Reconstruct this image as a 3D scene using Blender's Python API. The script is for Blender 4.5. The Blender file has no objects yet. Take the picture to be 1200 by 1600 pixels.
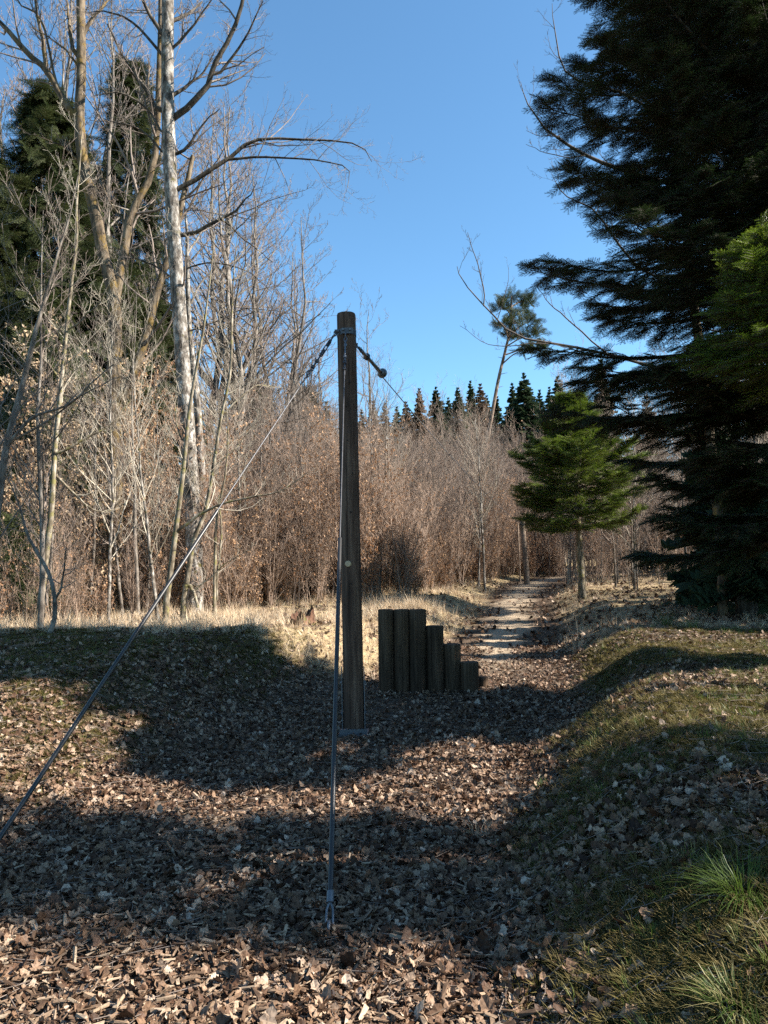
import bpy, math, random
import numpy as np
from mathutils import Matrix, Vector, Euler

rng = np.random.default_rng(7)
random.seed(7)
S = bpy.context.scene
COL = S.collection

# ------------------------------------------------------------------ camera, sky, sun, exposure
cd = bpy.data.cameras.new('camera')
cam = bpy.data.objects.new('camera', cd)
COL.objects.link(cam)
cd.sensor_fit = 'VERTICAL'
cd.angle_y = 2 * math.atan(800 / 1155)
cd.clip_start = 0.05
cd.clip_end = 3000
CAMR = Matrix.Rotation(math.radians(90 + 4.65), 3, 'X') @ Matrix.Rotation(math.radians(-1.2), 3, 'Z')
CAMP = Vector((0, 0, 1.6))
cam.matrix_world = Matrix.Translation(CAMP) @ CAMR.to_4x4()
S.camera = cam

SUN_AZ, SUN_EL = 97.0, 37.0
w = bpy.data.worlds.new('World'); S.world = w; w.use_nodes = True
nt = w.node_tree
sky = nt.nodes.new('ShaderNodeTexSky'); sky.sky_type = 'NISHITA'
sky.sun_disc = False
sky.sun_elevation = math.radians(SUN_EL); sky.sun_rotation = math.radians(SUN_AZ)
sky.altitude = 500; sky.air_density = 1.0; sky.dust_density = 0.4; sky.ozone_density = 1.5
tint = nt.nodes.new('ShaderNodeMix'); tint.data_type = 'RGBA'; tint.blend_type = 'MULTIPLY'; tint.inputs[0].default_value = 1
tint.inputs[7].default_value = (.65, .925, 1.0, 1)
nt.links.new(sky.outputs[0], tint.inputs[6]); nt.links.new(tint.outputs[2], nt.nodes['Background'].inputs[0])
nt.nodes['Background'].inputs[1].default_value = 0.076
sl = bpy.data.lights.new('sun', 'SUN'); sl.energy = 5.0; sl.angle = math.radians(0.53); sl.color = (1.0, 0.93, 0.83)
so = bpy.data.objects.new('sun', sl); COL.objects.link(so)
sd = Vector((math.sin(math.radians(SUN_AZ)) * math.cos(math.radians(SUN_EL)), math.cos(math.radians(SUN_AZ)) * math.cos(math.radians(SUN_EL)), math.sin(math.radians(SUN_EL))))
so.rotation_euler = sd.to_track_quat('Z', 'Y').to_euler()
so.location = (30, 0, 30)
vs = S.view_settings
vs.view_transform = 'Standard'; vs.look = 'None'; vs.exposure = 1.85; vs.gamma = 1.0; vs.use_curve_mapping = False
S.cycles.max_bounces = 5; S.cycles.diffuse_bounces = 3; S.cycles.glossy_bounces = 2
S.cycles.transmission_bounces = 3; S.cycles.transparent_max_bounces = 4
S.cycles.use_denoising = False


def at(px, py, d):
    """photo pixel -> world point at forward distance d"""
    r = CAMR @ Vector(((px - 600) / 1155, (800 - py) / 1155, -1))
    return CAMP + r * (d / r.y)


def xat(px, d, py=900):
    return at(px, py, d).x


# ------------------------------------------------------------------ terrain
def sm(t):
    t = np.clip(t, 0, 1)
    return t * t * (3 - 2 * t)


YB = [-10, 0, 8.5, 10, 12, 15, 20, 29, 40, 60, 90, 150, 400, 1200]
ZB = [0, 0, 0, .10, .25, .40, .65, 1.05, 1.5, 2.4, 3.6, 5.0, 8, 12]
YR = [-10, 0, 3, 4.5, 7, 8.5, 10, 12, 15, 19, 24, 29, 36, 60, 1200]
XR = [.05, .1, .25, .5, 1.3, 1.9, 2.2, 2.5, 3.2, 4.0, 5.2, 7.0, 11, 30, 900]
YL = [-10, 0, 3, 5, 7, 8.5, 10, 12, 15, 19, 24, 29, 36, 60, 1200]
XL = [-3.3, -3.1, -2.6, -2.0, -1.3, -.9, -.5, .5, 1.6, 2.5, 3.4, 4.6, 8, 26, 880]
HLY = [-10, 0, 5, 7, 9, 10.3, 12, 15, 20, 29, 50]
HLZ = [.3, .3, .36, .6, .78, .78, .55, .40, .32, .2, 0]
HRY = [-10, 0, 3, 6, 9, 12, 15, 18, 29, 50]
HRZ = [.44, .44, .52, .62, .56, .40, .37, .44, .3, 0]
PCY = [8, 9, 11.5, 15, 19, 24, 29, 36]
PCX = [1.25, 1.3, 1.7, 2.4, 3.25, 4.3, 5.8, 9.5]


def wave(x, y, s, seed):
    r = np.random.default_rng(seed)
    o = 0
    for k in range(7):
        a = r.uniform(0, 6.28); f = s * r.uniform(.6, 2.2)
        o = o + np.sin((x * np.cos(a) + y * np.sin(a)) * f + r.uniform(0, 6.28)) / 7
    return o


def zt(x, y):
    x = np.asarray(x, float); y = np.asarray(y, float)
    b = np.interp(y, YB, ZB)
    xr = np.interp(y, YR, XR); xl = np.interp(y, YL, XL)
    hr = np.interp(y, HRY, HRZ); hl = np.interp(y, HLY, HLZ)
    wl = np.interp(y, [0, 8, 14, 20], [2.2, 2.0, 1.3, 1.1])
    z = b + hr * sm((x - xr) / 1.35) + hl * sm((xl - x) / wl)
    off = np.clip(np.maximum(x - xr, xl - x), 0, 1)
    z = z + (.012 + .03 * off) * wave(x, y, 2.4, 3) + (.008 + .02 * off) * wave(x, y, 7, 4) * np.exp(-np.abs(y) / 40)
    z = z + .07 * off * wave(x, y, .8, 5)
    return z


def g(x, y):
    return float(zt(x, y))


# ------------------------------------------------------------------ materials
def new_mat(name):
    m = bpy.data.materials.new(name); m.use_nodes = True
    return m, m.node_tree, m.node_tree.nodes['Principled BSDF']


def ramp(nt, stops):
    r = nt.nodes.new('ShaderNodeValToRGB')
    el = r.color_ramp.elements
    while len(el) > 1: el.remove(el[-1])
    el[0].position = stops[0][0]; el[0].color = (*stops[0][1], 1)
    for p, c in stops[1:]:
        e = el.new(p); e.color = (*c, 1)
    return r


def noise(nt, coord, scale, detail=6, rough=.6, vec=(1, 1, 1)):
    mp = nt.nodes.new('ShaderNodeMapping'); mp.inputs['Scale'].default_value = vec
    nt.links.new(coord, mp.inputs['Vector'])
    n = nt.nodes.new('ShaderNodeTexNoise'); n.inputs['Scale'].default_value = scale
    n.inputs['Detail'].default_value = detail; n.inputs['Roughness'].default_value = rough
    nt.links.new(mp.outputs[0], n.inputs['Vector'])
    return n


def mixc(nt, f, a, b, mode='MIX'):
    m = nt.nodes.new('ShaderNodeMix'); m.data_type = 'RGBA'; m.blend_type = mode
    for s, v in ((m.inputs[0], f), (m.inputs[6], a), (m.inputs[7], b)):
        if hasattr(v, 'links'): nt.links.new(v, s)
        elif isinstance(v, tuple): s.default_value = (*v, 1)
        else: s.default_value = v
    return m.outputs[2]


def bump(nt, p, h, strength, dist):
    b = nt.nodes.new('ShaderNodeBump'); b.inputs['Strength'].default_value = strength; b.inputs['Distance'].default_value = dist
    nt.links.new(h, b.inputs['Height']); nt.links.new(b.outputs[0], p.inputs['Normal'])


def bark(name, dark, mid, light, scale=9, stretch=.22, moss=None, mossamt=.5, bd=.02, rough=.85):
    m, t, p = new_mat(name)
    tc = t.nodes.new('ShaderNodeTexCoord')
    n1 = noise(t, tc.outputs['Object'], scale, 8, .65, (1, 1, stretch))
    n2 = noise(t, tc.outputs['Object'], scale * .3, 3, .5)
    r = ramp(t, [(.36, dark), (.5, mid), (.62, light)])
    t.links.new(n1.outputs[0], r.inputs[0])
    c = r.outputs[0]
    rr = ramp(t, [(.35, (.65, .65, .65)), (.7, (1.15, 1.15, 1.15))]); t.links.new(n2.outputs[0], rr.inputs[0])
    c = mixc(t, 1.0, c, rr.outputs[0], 'MULTIPLY')
    if moss:
        n3 = noise(t, tc.outputs['Object'], scale * .5, 5, .6)
        r3 = ramp(t, [(.62 - .3 * mossamt, (0, 0, 0)), (.72 - .3 * mossamt, (1, 1, 1))]); t.links.new(n3.outputs[0], r3.inputs[0])
        c = mixc(t, r3.outputs[0], c, moss)
    t.links.new(c, p.inputs['Base Color'])
    p.inputs['Roughness'].default_value = rough; p.inputs['Specular IOR Level'].default_value = .2
    bump(t, p, n1.outputs[0], 1, bd)
    return m


def flat(name, col, rough=.7, metal=0, spec=.3, var=.25, nscale=20):
    m, t, p = new_mat(name)
    tc = t.nodes.new('ShaderNodeTexCoord')
    n = noise(t, tc.outputs['Object'], nscale, 5, .6)
    r = ramp(t, [(.3, tuple(c * (1 - var) for c in col)), (.7, tuple(min(1, c * (1 + var)) for c in col))])
    t.links.new(n.outputs[0], r.inputs[0]); t.links.new(r.outputs[0], p.inputs['Base Color'])
    p.inputs['Roughness'].default_value = rough; p.inputs['Metallic'].default_value = metal
    p.inputs['Specular IOR Level'].default_value = spec
    return m


def leafy(name, stops, trans=.3, rough=.6, spec=.3, byobj=True, blotch=0):
    """thin leaf / needle / blade: colour varies from piece to piece"""
    m, t, p = new_mat(name)
    r = ramp(t, stops)
    if byobj:
        oi = t.nodes.new('ShaderNodeObjectInfo')
        gm = t.nodes.new('ShaderNodeNewGeometry')
        mx = t.nodes.new('ShaderNodeMath'); mx.operation = 'MULTIPLY_ADD'
        ad = t.nodes.new('ShaderNodeMath'); ad.operation = 'FRACT'
        t.links.new(gm.outputs['Random Per Island'], mx.inputs[0]); mx.inputs[1].default_value = .35
        t.links.new(oi.outputs['Random'], mx.inputs[2]); t.links.new(mx.outputs[0], ad.inputs[0])
        t.links.new(ad.outputs[0], r.inputs[0])
    else:
        gm = t.nodes.new('ShaderNodeNewGeometry'); t.links.new(gm.outputs['Random Per Island'], r.inputs[0])
    col = r.outputs[0]
    if blotch:
        tc = t.nodes.new('ShaderNodeTexCoord'); nb_ = noise(t, tc.outputs['Object'], blotch, 5, .65, (1, 1.8, 1))
        rb = ramp(t, [(.32, (.42, .40, .38)), (.5, (.95, .95, .95)), (.7, (1.3, 1.25, 1.2))]); t.links.new(nb_.outputs[0], rb.inputs[0])
        col = mixc(t, 1.0, col, rb.outputs[0], 'MULTIPLY')
    t.links.new(col, p.inputs['Base Color'])
    p.inputs['Roughness'].default_value = rough; p.inputs['Specular IOR Level'].default_value = spec
    if trans:
        tr = t.nodes.new('ShaderNodeBsdfTranslucent'); t.links.new(col, tr.inputs[0])
        ms = t.nodes.new('ShaderNodeMixShader'); ms.inputs[0].default_value = trans
        t.links.new(p.outputs[0], ms.inputs[1]); t.links.new(tr.outputs[0], ms.inputs[2])
        t.links.new(ms.outputs[0], t.nodes['Material Output'].inputs[0])
    return m


M = {}
M['bark_white'] = bark('pale flaking bark', (.045, .036, .028), (.18, .155, .13), (.42, .39, .35), 11, .45, (.10, .085, .03), .12, .03)
M['bark_moss'] = bark('mossy brown bark', (.035, .026, .018), (.105, .078, .05), (.20, .155, .105), 9, .25, (.13, .085, .025), .35, .025)
M['bark_grey'] = bark('grey bark', (.06, .05, .042), (.145, .122, .10), (.27, .24, .21), 12, .3, None, 0, .012)
M['bark_dark'] = bark('dark bark', (.02, .016, .012), (.06, .048, .036), (.12, .10, .08), 10, .3, None, 0, .02)
M['bark_young'] = bark('young smooth bark', (.055, .042, .028), (.16, .13, .09), (.33, .29, .225), 17, .3, (.17, .15, .06), .3, .004)
M['bark_pine'] = bark('reddish pine bark', (.07, .045, .03), (.18, .125, .09), (.28, .21, .16), 8, .3)
M['twig_grey'] = flat('grey brown twig', (.155, .122, .10), .7, var=.35, nscale=6)
M['twig_red'] = flat('reddish twig', (.25, .18, .135), .7, var=.35, nscale=4)
M['twig_pale'] = flat('pale twig', (.31, .27, .21), .7, var=.3, nscale=4)
M['twig_dark'] = flat('dark twig', (.07, .055, .045), .8, var=.3, nscale=6)
M['leaf_litter'] = leafy('dead oak leaf', [(0, (.032, .016, .009)), (.25, (.085, .045, .026)), (.5, (.15, .09, .055)), (.75, (.23, .15, .098)), (.93, (.33, .24, .17)), (1, (.45, .36, .28))], .12, .6, .2, blotch=55)
M['wood_chip'] = leafy('wood chip', [(0, (.045, .026, .016)), (.35, (.12, .075, .046)), (.75, (.215, .15, .10)), (1, (.34, .26, .18))], 0, .8, .2, blotch=90)
M['dead_leaf'] = leafy('clinging brown leaf', [(0, (.18, .09, .042)), (.5, (.36, .20, .105)), (1, (.52, .34, .20))], .35, .6)
M['dead_leaf_pale'] = leafy('pale clinging beech leaf', [(0, (.26, .17, .09)), (.5, (.40, .27, .16)), (1, (.5, .38, .25))], .35, .6)
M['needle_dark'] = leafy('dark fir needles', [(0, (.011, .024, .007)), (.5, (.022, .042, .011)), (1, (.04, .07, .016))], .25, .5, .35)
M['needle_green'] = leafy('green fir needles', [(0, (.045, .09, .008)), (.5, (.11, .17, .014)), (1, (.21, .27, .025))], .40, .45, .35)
M['needle_far'] = leafy('spruce needles far off', [(0, (.022, .040, .020)), (.5, (.036, .058, .028)), (1, (.055, .075, .038))], .2, .6, .2)
M['needle_left'] = leafy('olive spruce needles', [(0, (.022, .034, .012)), (.5, (.042, .056, .018)), (1, (.075, .085, .028))], .2, .6, .2)
M['needle_pine'] = leafy('pine needles', [(0, (.022, .035, .014)), (.5, (.045, .06, .02)), (1, (.08, .09, .032))], .2, .6, .2)
M['needle_brown'] = leafy('larch crown twigs', [(0, (.10, .065, .04)), (.5, (.15, .095, .06)), (1, (.2, .14, .09))], .2, .6, .2)
M['grass_dry'] = leafy('dry straw grass', [(0, (.36, .25, .15)), (.5, (.58, .45, .30)), (1, (.74, .62, .46))], .3, .6)
M['grass_green'] = leafy('green grass', [(0, (.04, .07, .012)), (.45, (.085, .13, .022)), (.8, (.14, .175, .045)), (1, (.34, .28, .14))], .35, .5)
M['moss'] = leafy('mossy short grass', [(0, (.045, .04, .010)), (.5, (.105, .085, .020)), (1, (.20, .15, .055))], .3, .7)
M['steel'] = flat('galvanised steel', (.13, .135, .145), .5, .7, .5, .2, 30)
M['rubber'] = flat('dark plastic tube', (.045, .047, .05), .22, 0, .6, .2, 10)
M['tube'] = flat('grey plastic rod sleeve', (.024, .023, .023), .36, 0, .35, .15, 10)
M['iron_dark'] = flat('dark weathered iron', (.08, .08, .085), .5, .7, .5, .3, 30)
M['knot'] = flat('dark knot hole', (.015, .012, .01), .9)
M['plug'] = flat('pale sawn plug', (.42, .31, .19), .7, var=.15, nscale=60)
M['stump'] = bark('rotten red stump wood', (.03, .014, .009), (.085, .04, .024), (.17, .09, .055), 14, .3, (.10, .09, .03), .2, .03)


def wood_mat(name, dark, mid, light):
    m, t, p = new_mat(name)
    tc = t.nodes.new('ShaderNodeTexCoord')
    n1 = noise(t, tc.outputs['Object'], 26, 7, .6, (1, 1, .06))
    n2 = noise(t, tc.outputs['Object'], 3.2, 5, .6, (1, 1, .35))
    n3 = noise(t, tc.outputs['Object'], 60, 4, .6, (1, 1, .015))
    r = ramp(t, [(.3, dark), (.5, mid), (.7, light)]); t.links.new(n1.outputs[0], r.inputs[0])
    r2 = ramp(t, [(.3, (.62, .58, .55)), (.7, (1.2, 1.17, 1.12))]); t.links.new(n2.outputs[0], r2.inputs[0])
    c = mixc(t, 1.0, r.outputs[0], r2.outputs[0], 'MULTIPLY')
    r3 = ramp(t, [(.33, (.22, .2, .18)), (.38, (1, 1, 1))]); t.links.new(n3.outputs[0], r3.inputs[0])
    c = mixc(t, .9, c, r3.outputs[0], 'MULTIPLY')
    oi = t.nodes.new('ShaderNodeObjectInfo'); ro = ramp(t, [(0, (.7, .68, .66)), (1, (1.25, 1.22, 1.18))]); t.links.new(oi.outputs['Random'], ro.inputs[0])
    c = mixc(t, 1.0, c, ro.outputs[0], 'MULTIPLY')
    t.links.new(c, p.inputs['Base Color']); p.inputs['Roughness'].default_value = .8
    p.inputs['Specular IOR Level'].default_value = .2
    md = t.nodes.new('ShaderNodeMath'); md.operation = 'MULTIPLY'
    t.links.new(r3.outputs[0], md.inputs[0]); t.links.new(n1.outputs[0], md.inputs[1])
    bump(t, p, md.outputs[0], .8, .01)
    return m


M['pole_wood'] = wood_mat('weathered round pole wood', (.028, .018, .013), (.07, .044, .032), (.13, .09, .066))
M['post_wood'] = wood_mat('weathered log post wood', (.028, .018, .010), (.062, .041, .026), (.11, .075, .05))
M['far_pole_wood'] = wood_mat('grey pole wood', (.16, .12, .09), (.26, .21, .17), (.36, .30, .25))


# ------------------------------------------------------------------ mesh helpers
def link(name, me, mat=None, parent=None):
    o = bpy.data.objects.new(name, me)
    if mat is not None and me is not None and len(me.materials) == 0:
        for mm in (mat if isinstance(mat, (list, tuple)) else [mat]): me.materials.append(mm)
    COL.objects.link(o)
    if parent is not None:
        o.parent = parent
    return o


def tag(o, label=None, cat=None, group=None, kind=None):
    if label: o['label'] = label
    if cat: o['category'] = cat
    if group: o['group'] = group
    if kind: o['kind'] = kind
    return o


def empty(name, loc, label=None, cat=None, group=None, rz=0):
    o = bpy.data.objects.new(name, None); COL.objects.link(o)
    o.location = loc; o.rotation_euler = (0, 0, rz); o.empty_display_size = .2
    return tag(o, label, cat, group)


class Acc:
    """collects geometry as numpy arrays; verts, quads/tris, smooth flag, material index"""
    def __init__(s): s.v = []; s.f = []; s.fm = []; s.n = 0; s.sm = []

    def add(s, v, f, mi=0, smooth=True):
        v = np.asarray(v, float).reshape(-1, 3); f = np.asarray(f, int)
        if len(f) == 0: return
        s.v.append(v); s.f.append(f + s.n); s.fm.append(np.full(len(f), mi)); s.sm.append(np.full(len(f), smooth)); s.n += len(v)

    def tubes(s, P, R, k=3, mi=0, cap=False):
        """P (N,m,3), R (N,m)"""
        P = np.asarray(P, float); R = np.asarray(R, float)
        if P.ndim == 2: P = P[None]; R = R[None]
        N, m, _ = P.shape
        if N == 0: return
        T = np.gradient(P, axis=1); T /= np.linalg.norm(T, axis=2, keepdims=True) + 1e-9
        ref = np.zeros_like(T); mt = np.abs(T.mean(1))
        hz = mt[:, 2] > .8 * np.linalg.norm(mt, axis=1)
        ref[~hz, :, 2] = 1; ref[hz, :, 0] = 1
        A = np.cross(T, ref); A /= np.linalg.norm(A, axis=2, keepdims=True) + 1e-9
        B = np.cross(T, A)
        th = np.arange(k) / k * 2 * np.pi
        V = P[:, :, None] + R[:, :, None, None] * (A[:, :, None] * np.cos(th)[None, None, :, None] + B[:, :, None] * np.sin(th)[None, None, :, None])
        V = V.reshape(-1, 3)
        base = (np.arange(N) * m * k)[:, None, None] + (np.arange(m - 1) * k)[None, :, None]
        j = np.arange(k)[None, None, :]; j2 = (np.arange(k) + 1) % k
        F = np.stack([base + j, base + k + j, base + k + j2[None, None, :], base + j2[None, None, :]], -1).reshape(-1, 4)
        s.add(V, F, mi)
        if cap:
            for n in range(N):
                for e in (0, m - 1):
                    idx = n * m * k + e * k + np.arange(k)
                    vv = V[idx]; c = vv.mean(0)
                    vv = np.vstack([vv, c]); ff = [(a, (a + 1) % k, k) for a in range(k)]
                    if e == 0: ff = [f[::-1] for f in ff]
                    s.add(vv, ff, mi, False)

    def box(s, c, size, rot=None, mi=0):
        v = np.array([[x, y, z] for z in (-.5, .5) for y in (-.5, .5) for x in (-.5, .5)]) * np.array(size)
        if rot is not None: v = v @ np.array(rot).T
        s.add(v + np.array(c), [(0, 2, 3, 1), (4, 5, 7, 6), (0, 1, 5, 4), (2, 6, 7, 3), (0, 4, 6, 2), (1, 3, 7, 5)], mi, False)

    def torus(s, c, axis, R, r, n=16, k=8, mi=0, stretch=1.0, sdir=None):
        axis = Vector(axis).normalized()
        a = Vector(sdir).normalized() if sdir is not None else axis.orthogonal().normalized()
        b = axis.cross(a)
        th = np.linspace(0, 2 * np.pi, n + 1)
        P = np.array(c) + np.outer(np.cos(th) * R * stretch, a) + np.outer(np.sin(th) * R, b)
        s.tubes(P[None], np.full((1, n + 1), r), k, mi)

    def mesh(s, name):
        me = bpy.data.meshes.new(name)
        if s.n == 0: return me
        V = np.concatenate(s.v)
        me.vertices.add(len(V)); me.vertices.foreach_set('co', V.ravel())
        tot = np.concatenate([np.full(len(f), f.shape[1]) for f in s.f])
        loops = np.concatenate([f.ravel() for f in s.f])
        me.loops.add(len(loops)); me.loops.foreach_set('vertex_index', loops)
        me.polygons.add(len(tot)); st = np.concatenate([[0], np.cumsum(tot)[:-1]])
        me.polygons.foreach_set('loop_start', st.astype(np.int32)); me.polygons.foreach_set('loop_total', tot.astype(np.int32))
        me.polygons.foreach_set('material_index', np.concatenate(s.fm).astype(np.int32))
        me.polygons.foreach_set('use_smooth', np.concatenate(s.sm).astype(bool))
        me.update(calc_edges=True)
        return me


def smoothline(pts, n):
    """Catmull-Rom through pts, n samples"""
    p = np.array(pts, float); m = len(p)
    if m == 2:
        t = np.linspace(0, 1, n)[:, None]; return p[0] * (1 - t) + p[1] * t
    q = np.vstack([2 * p[0] - p[1], p, 2 * p[-1] - p[-2]])
    u = np.linspace(0, m - 1 - 1e-6, n); i = u.astype(int); t = (u - i)[:, None]
    a, b, c, d = q[i], q[i + 1], q[i + 2], q[i + 3]
    return .5 * ((2 * b) + (-a + c) * t + (2 * a - 5 * b + 4 * c - d) * t ** 2 + (-a + 3 * b - 3 * c + d) * t ** 3)


def norm(v): return v / (np.linalg.norm(v, axis=-1, keepdims=True) + 1e-9)


def grow(P, R, n, t0=.2, t1=.98, ang=(35, 60), length=.5, m=5, up=.15, wig=.12, rs=.55, taper=.7, minr=.0012, flatten=1.0, absl=False, r=None, maxr=None):
    """children branches of P (N,m0,3): returns (N*n, m, 3), radii"""
    r_ = r or rng
    N, m0, _ = P.shape
    t = t0 + (t1 - t0) * (np.arange(n)[None] + r_.uniform(0, 1, (N, n))) / n
    u = np.clip(t, 0, .999) * (m0 - 1); i = u.astype(int); fr = (u - i)[..., None]
    ar = np.arange(N)[:, None]
    A = P[ar, i]; B = P[ar, i + 1]
    pos = A * (1 - fr) + B * fr
    tan = norm(B - A)
    pr = R[ar, i] * (1 - fr[..., 0]) + R[ar, i + 1] * fr[..., 0]
    plen = np.linalg.norm(np.diff(P, axis=1), axis=2).sum(1)[:, None]
    rv = r_.normal(size=(N, n, 3)); rv[..., 2] *= flatten
    perp = norm(rv - (rv * tan).sum(-1, keepdims=True) * tan)
    a = np.radians(r_.uniform(ang[0], ang[1], (N, n)))[..., None]
    d = norm(np.cos(a) * tan + np.sin(a) * perp)
    L = (length if absl else length * plen) * (1 - taper * t) * r_.uniform(.6, 1.25, (N, n))
    r0 = np.minimum(pr * rs * r_.uniform(.7, 1.1, (N, n)), .02 * L + .004)
    if maxr: r0 = np.minimum(r0, maxr)
    r0 = np.maximum(r0, minr)
    Q = [pos]; step = (L / (m - 1))[..., None]
    for k in range(m - 1):
        d = norm(d + r_.normal(size=d.shape) * wig + np.array([0, 0, up]) / (m - 1) * 2)
        Q.append(Q[-1] + d * step)
    Q = np.stack(Q, 2).reshape(N * n, m, 3)
    rad = r0[..., None] * np.linspace(1, .3, m)[None, None]
    return Q, np.maximum(rad.reshape(N * n, m), minr * .7)


def mat2eul(X, Y, Z):
    """rows of unit axis vectors -> XYZ euler"""
    ry = np.arcsin(np.clip(-X[:, 2], -1, 1)); rx = np.arctan2(Y[:, 2], Z[:, 2]); rz = np.arctan2(X[:, 1], X[:, 0])
    return np.stack([rx, ry, rz], -1)


def scatter(name, pts, eul, scl, sources, idx=None, parent=None, mats=None):
    """one object that spreads small pieces of its own geometry over its points"""
    me = bpy.data.meshes.new(name); n = len(pts)
    me.vertices.add(n); me.vertices.foreach_set('co', np.asarray(pts, float).ravel())
    a = me.attributes.new('rot', 'FLOAT_VECTOR', 'POINT'); a.data.foreach_set('vector', np.asarray(eul, float).ravel())
    scl = np.asarray(scl, float)
    if scl.ndim == 1: scl = np.repeat(scl[:, None], 3, 1)
    a = me.attributes.new('scl', 'FLOAT_VECTOR', 'POINT'); a.data.foreach_set('vector', scl.ravel())
    if idx is None: idx = rng.integers(0, len(sources), n)
    a = me.attributes.new('idx', 'INT', 'POINT'); a.data.foreach_set('value', np.asarray(idx, np.int32))
    o = link(name, me, None, parent)
    gr = bpy.data.node_groups.new(name + ' spread', 'GeometryNodeTree')
    gr.interface.new_socket('Geometry', in_out='INPUT', socket_type='NodeSocketGeometry')
    gr.interface.new_socket('Geometry', in_out='OUTPUT', socket_type='NodeSocketGeometry')
    N = gr.nodes; L = gr.links.new
    gi = N.new('NodeGroupInput'); go = N.new('NodeGroupOutput')
    iop = N.new('GeometryNodeInstanceOnPoints'); jn = N.new('GeometryNodeJoinGeometry')
    for s_ in sources:
        oi = N.new('GeometryNodeObjectInfo'); oi.inputs['Object'].default_value = s_
        ti = N.new('GeometryNodeGeometryToInstance')
        L(oi.outputs['Geometry'], ti.inputs[0]); L(ti.outputs[0], jn.inputs[0])
    L(jn.outputs[0], iop.inputs['Instance']); L(gi.outputs[0], iop.inputs['Points'])
    iop.inputs['Pick Instance'].default_value = True
    for nm, ty, so_ in (('rot', 'FLOAT_VECTOR', 'Rotation'), ('scl', 'FLOAT_VECTOR', 'Scale'), ('idx', 'INT', 'Instance Index')):
        na = N.new('GeometryNodeInputNamedAttribute'); na.data_type = ty; na.inputs['Name'].default_value = nm
        L(na.outputs['Attribute'], iop.inputs[so_])
    L(iop.outputs[0], go.inputs[0])
    md = o.modifiers.new('spread', 'NODES'); md.node_group = gr
    o['kind'] = 'stuff'
    return o


def source(name, acc, mats):
    me = acc.mesh(name)
    for m in (mats if isinstance(mats, (list, tuple)) else [mats]): me.materials.append(m)
    return bpy.data.objects.new(name, me)      # not linked: only lends its geometry


# ------------------------------------------------------------------ ground sheet
def axis(lims):
    out = []
    for a, b, s_ in lims: out.append(np.arange(a, b, s_))
    return np.concatenate(out)


gx = axis([(-900, -60, 60), (-60, -16, 4), (-16, -6, .4), (-6, 6, .06), (6, 14, .3), (14, 60, 4), (60, 901, 60)])
gy = axis([(-60, -4, 7), (-4, .8, .4), (.8, 12, .06), (12, 22, .16), (22, 45, .5), (45, 110, 4), (110, 1300, 60)])
GX, GY = np.meshgrid(gx, gy)
GZ = zt(GX, GY)
A = Acc()
nx, ny = len(gx), len(gy)
idx = np.arange(nx * ny).reshape(ny, nx)
A.add(np.stack([GX, GY, GZ], -1).reshape(-1, 3), np.stack([idx[:-1, :-1], idx[:-1, 1:], idx[1:, 1:], idx[1:, :-1]], -1).reshape(-1, 4))
gme = A.mesh('ground')


def zones(x, y):
    """gravel path, dry grass and moss cover weights"""
    pc = np.interp(y, PCY, PCX)
    grav = sm((.50 + .35 * wave(x, y, 3, 9) + .010 * y - np.abs(x - pc)) / .5) * sm((y - 10.2) / 2.0)
    xl = np.interp(y, YL, XL); xr = np.interp(y, YR, XR)
    dry = sm((xl - x + .25) / .7) * sm((y - 9.7) / 1.0)
    dry = np.maximum(dry, sm((x - xr - .1) / .6) * sm((y - 10.5) / 1.5) * .8)
    moss = sm((x - xr - .12 + .3 * wave(x, y, 2, 11)) / .6) * (1 - sm((y - 10.5) / 2)) * np.clip(.95 + 1.3 * wave(x, y, 2.2, 12), 0, 1)
    moss = np.maximum(moss, .85 * sm((xl - .3 - x) / .8) * (1 - sm((y - 10) / 1.5)) * np.clip(.65 + 1.2 * wave(x, y, 2.0, 13), 0, 1))
    return grav, dry * (1 - grav), moss * (1 - grav)


gz_, dz_, mz_ = zones(GX, GY)
ca = gme.color_attributes.new('cover', 'FLOAT_COLOR', 'POINT')
ca.data.foreach_set('color', np.stack([gz_, dz_, mz_, np.ones_like(gz_)], -1).ravel())
m, t, p = new_mat('forest floor')
tc = t.nodes.new('ShaderNodeTexCoord'); at_ = t.nodes.new('ShaderNodeAttribute'); at_.attribute_name = 'cover'
sp = t.nodes.new('ShaderNodeSeparateColor'); t.links.new(at_.outputs['Color'], sp.inputs[0])
n1 = noise(t, tc.outputs['Object'], 22, 8, .7); n2 = noise(t, tc.outputs['Object'], 2.5, 5, .6); n3 = noise(t, tc.outputs['Object'], 60, 5, .7)
r1 = ramp(t, [(.3, (.045, .032, .022)), (.5, (.10, .07, .048)), (.7, (.17, .125, .09))]); t.links.new(n1.outputs[0], r1.inputs[0])
rg = ramp(t, [(.3, (.20, .15, .105)), (.5, (.36, .28, .195)), (.7, (.52, .415, .30))]); t.links.new(n3.outputs[0], rg.inputs[0])
rd = ramp(t, [(.3, (.16, .11, .06)), (.5, (.33, .25, .14)), (.7, (.46, .37, .22))]); t.links.new(n1.outputs[0], rd.inputs[0])
rm = ramp(t, [(.3, (.035, .028, .013)), (.5, (.08, .065, .024)), (.7, (.125, .098, .042))]); t.links.new(n3.outputs[0], rm.inputs[0])
c = mixc(t, sp.outputs[2], r1.outputs[0], rm.outputs[0]); c = mixc(t, sp.outputs[1], c, rd.outputs[0]); c = mixc(t, sp.outputs[0], c, rg.outputs[0])
rr = ramp(t, [(.3, (.75, .75, .75)), (.7, (1.1, 1.1, 1.1))]); t.links.new(n2.outputs[0], rr.inputs[0])
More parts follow.
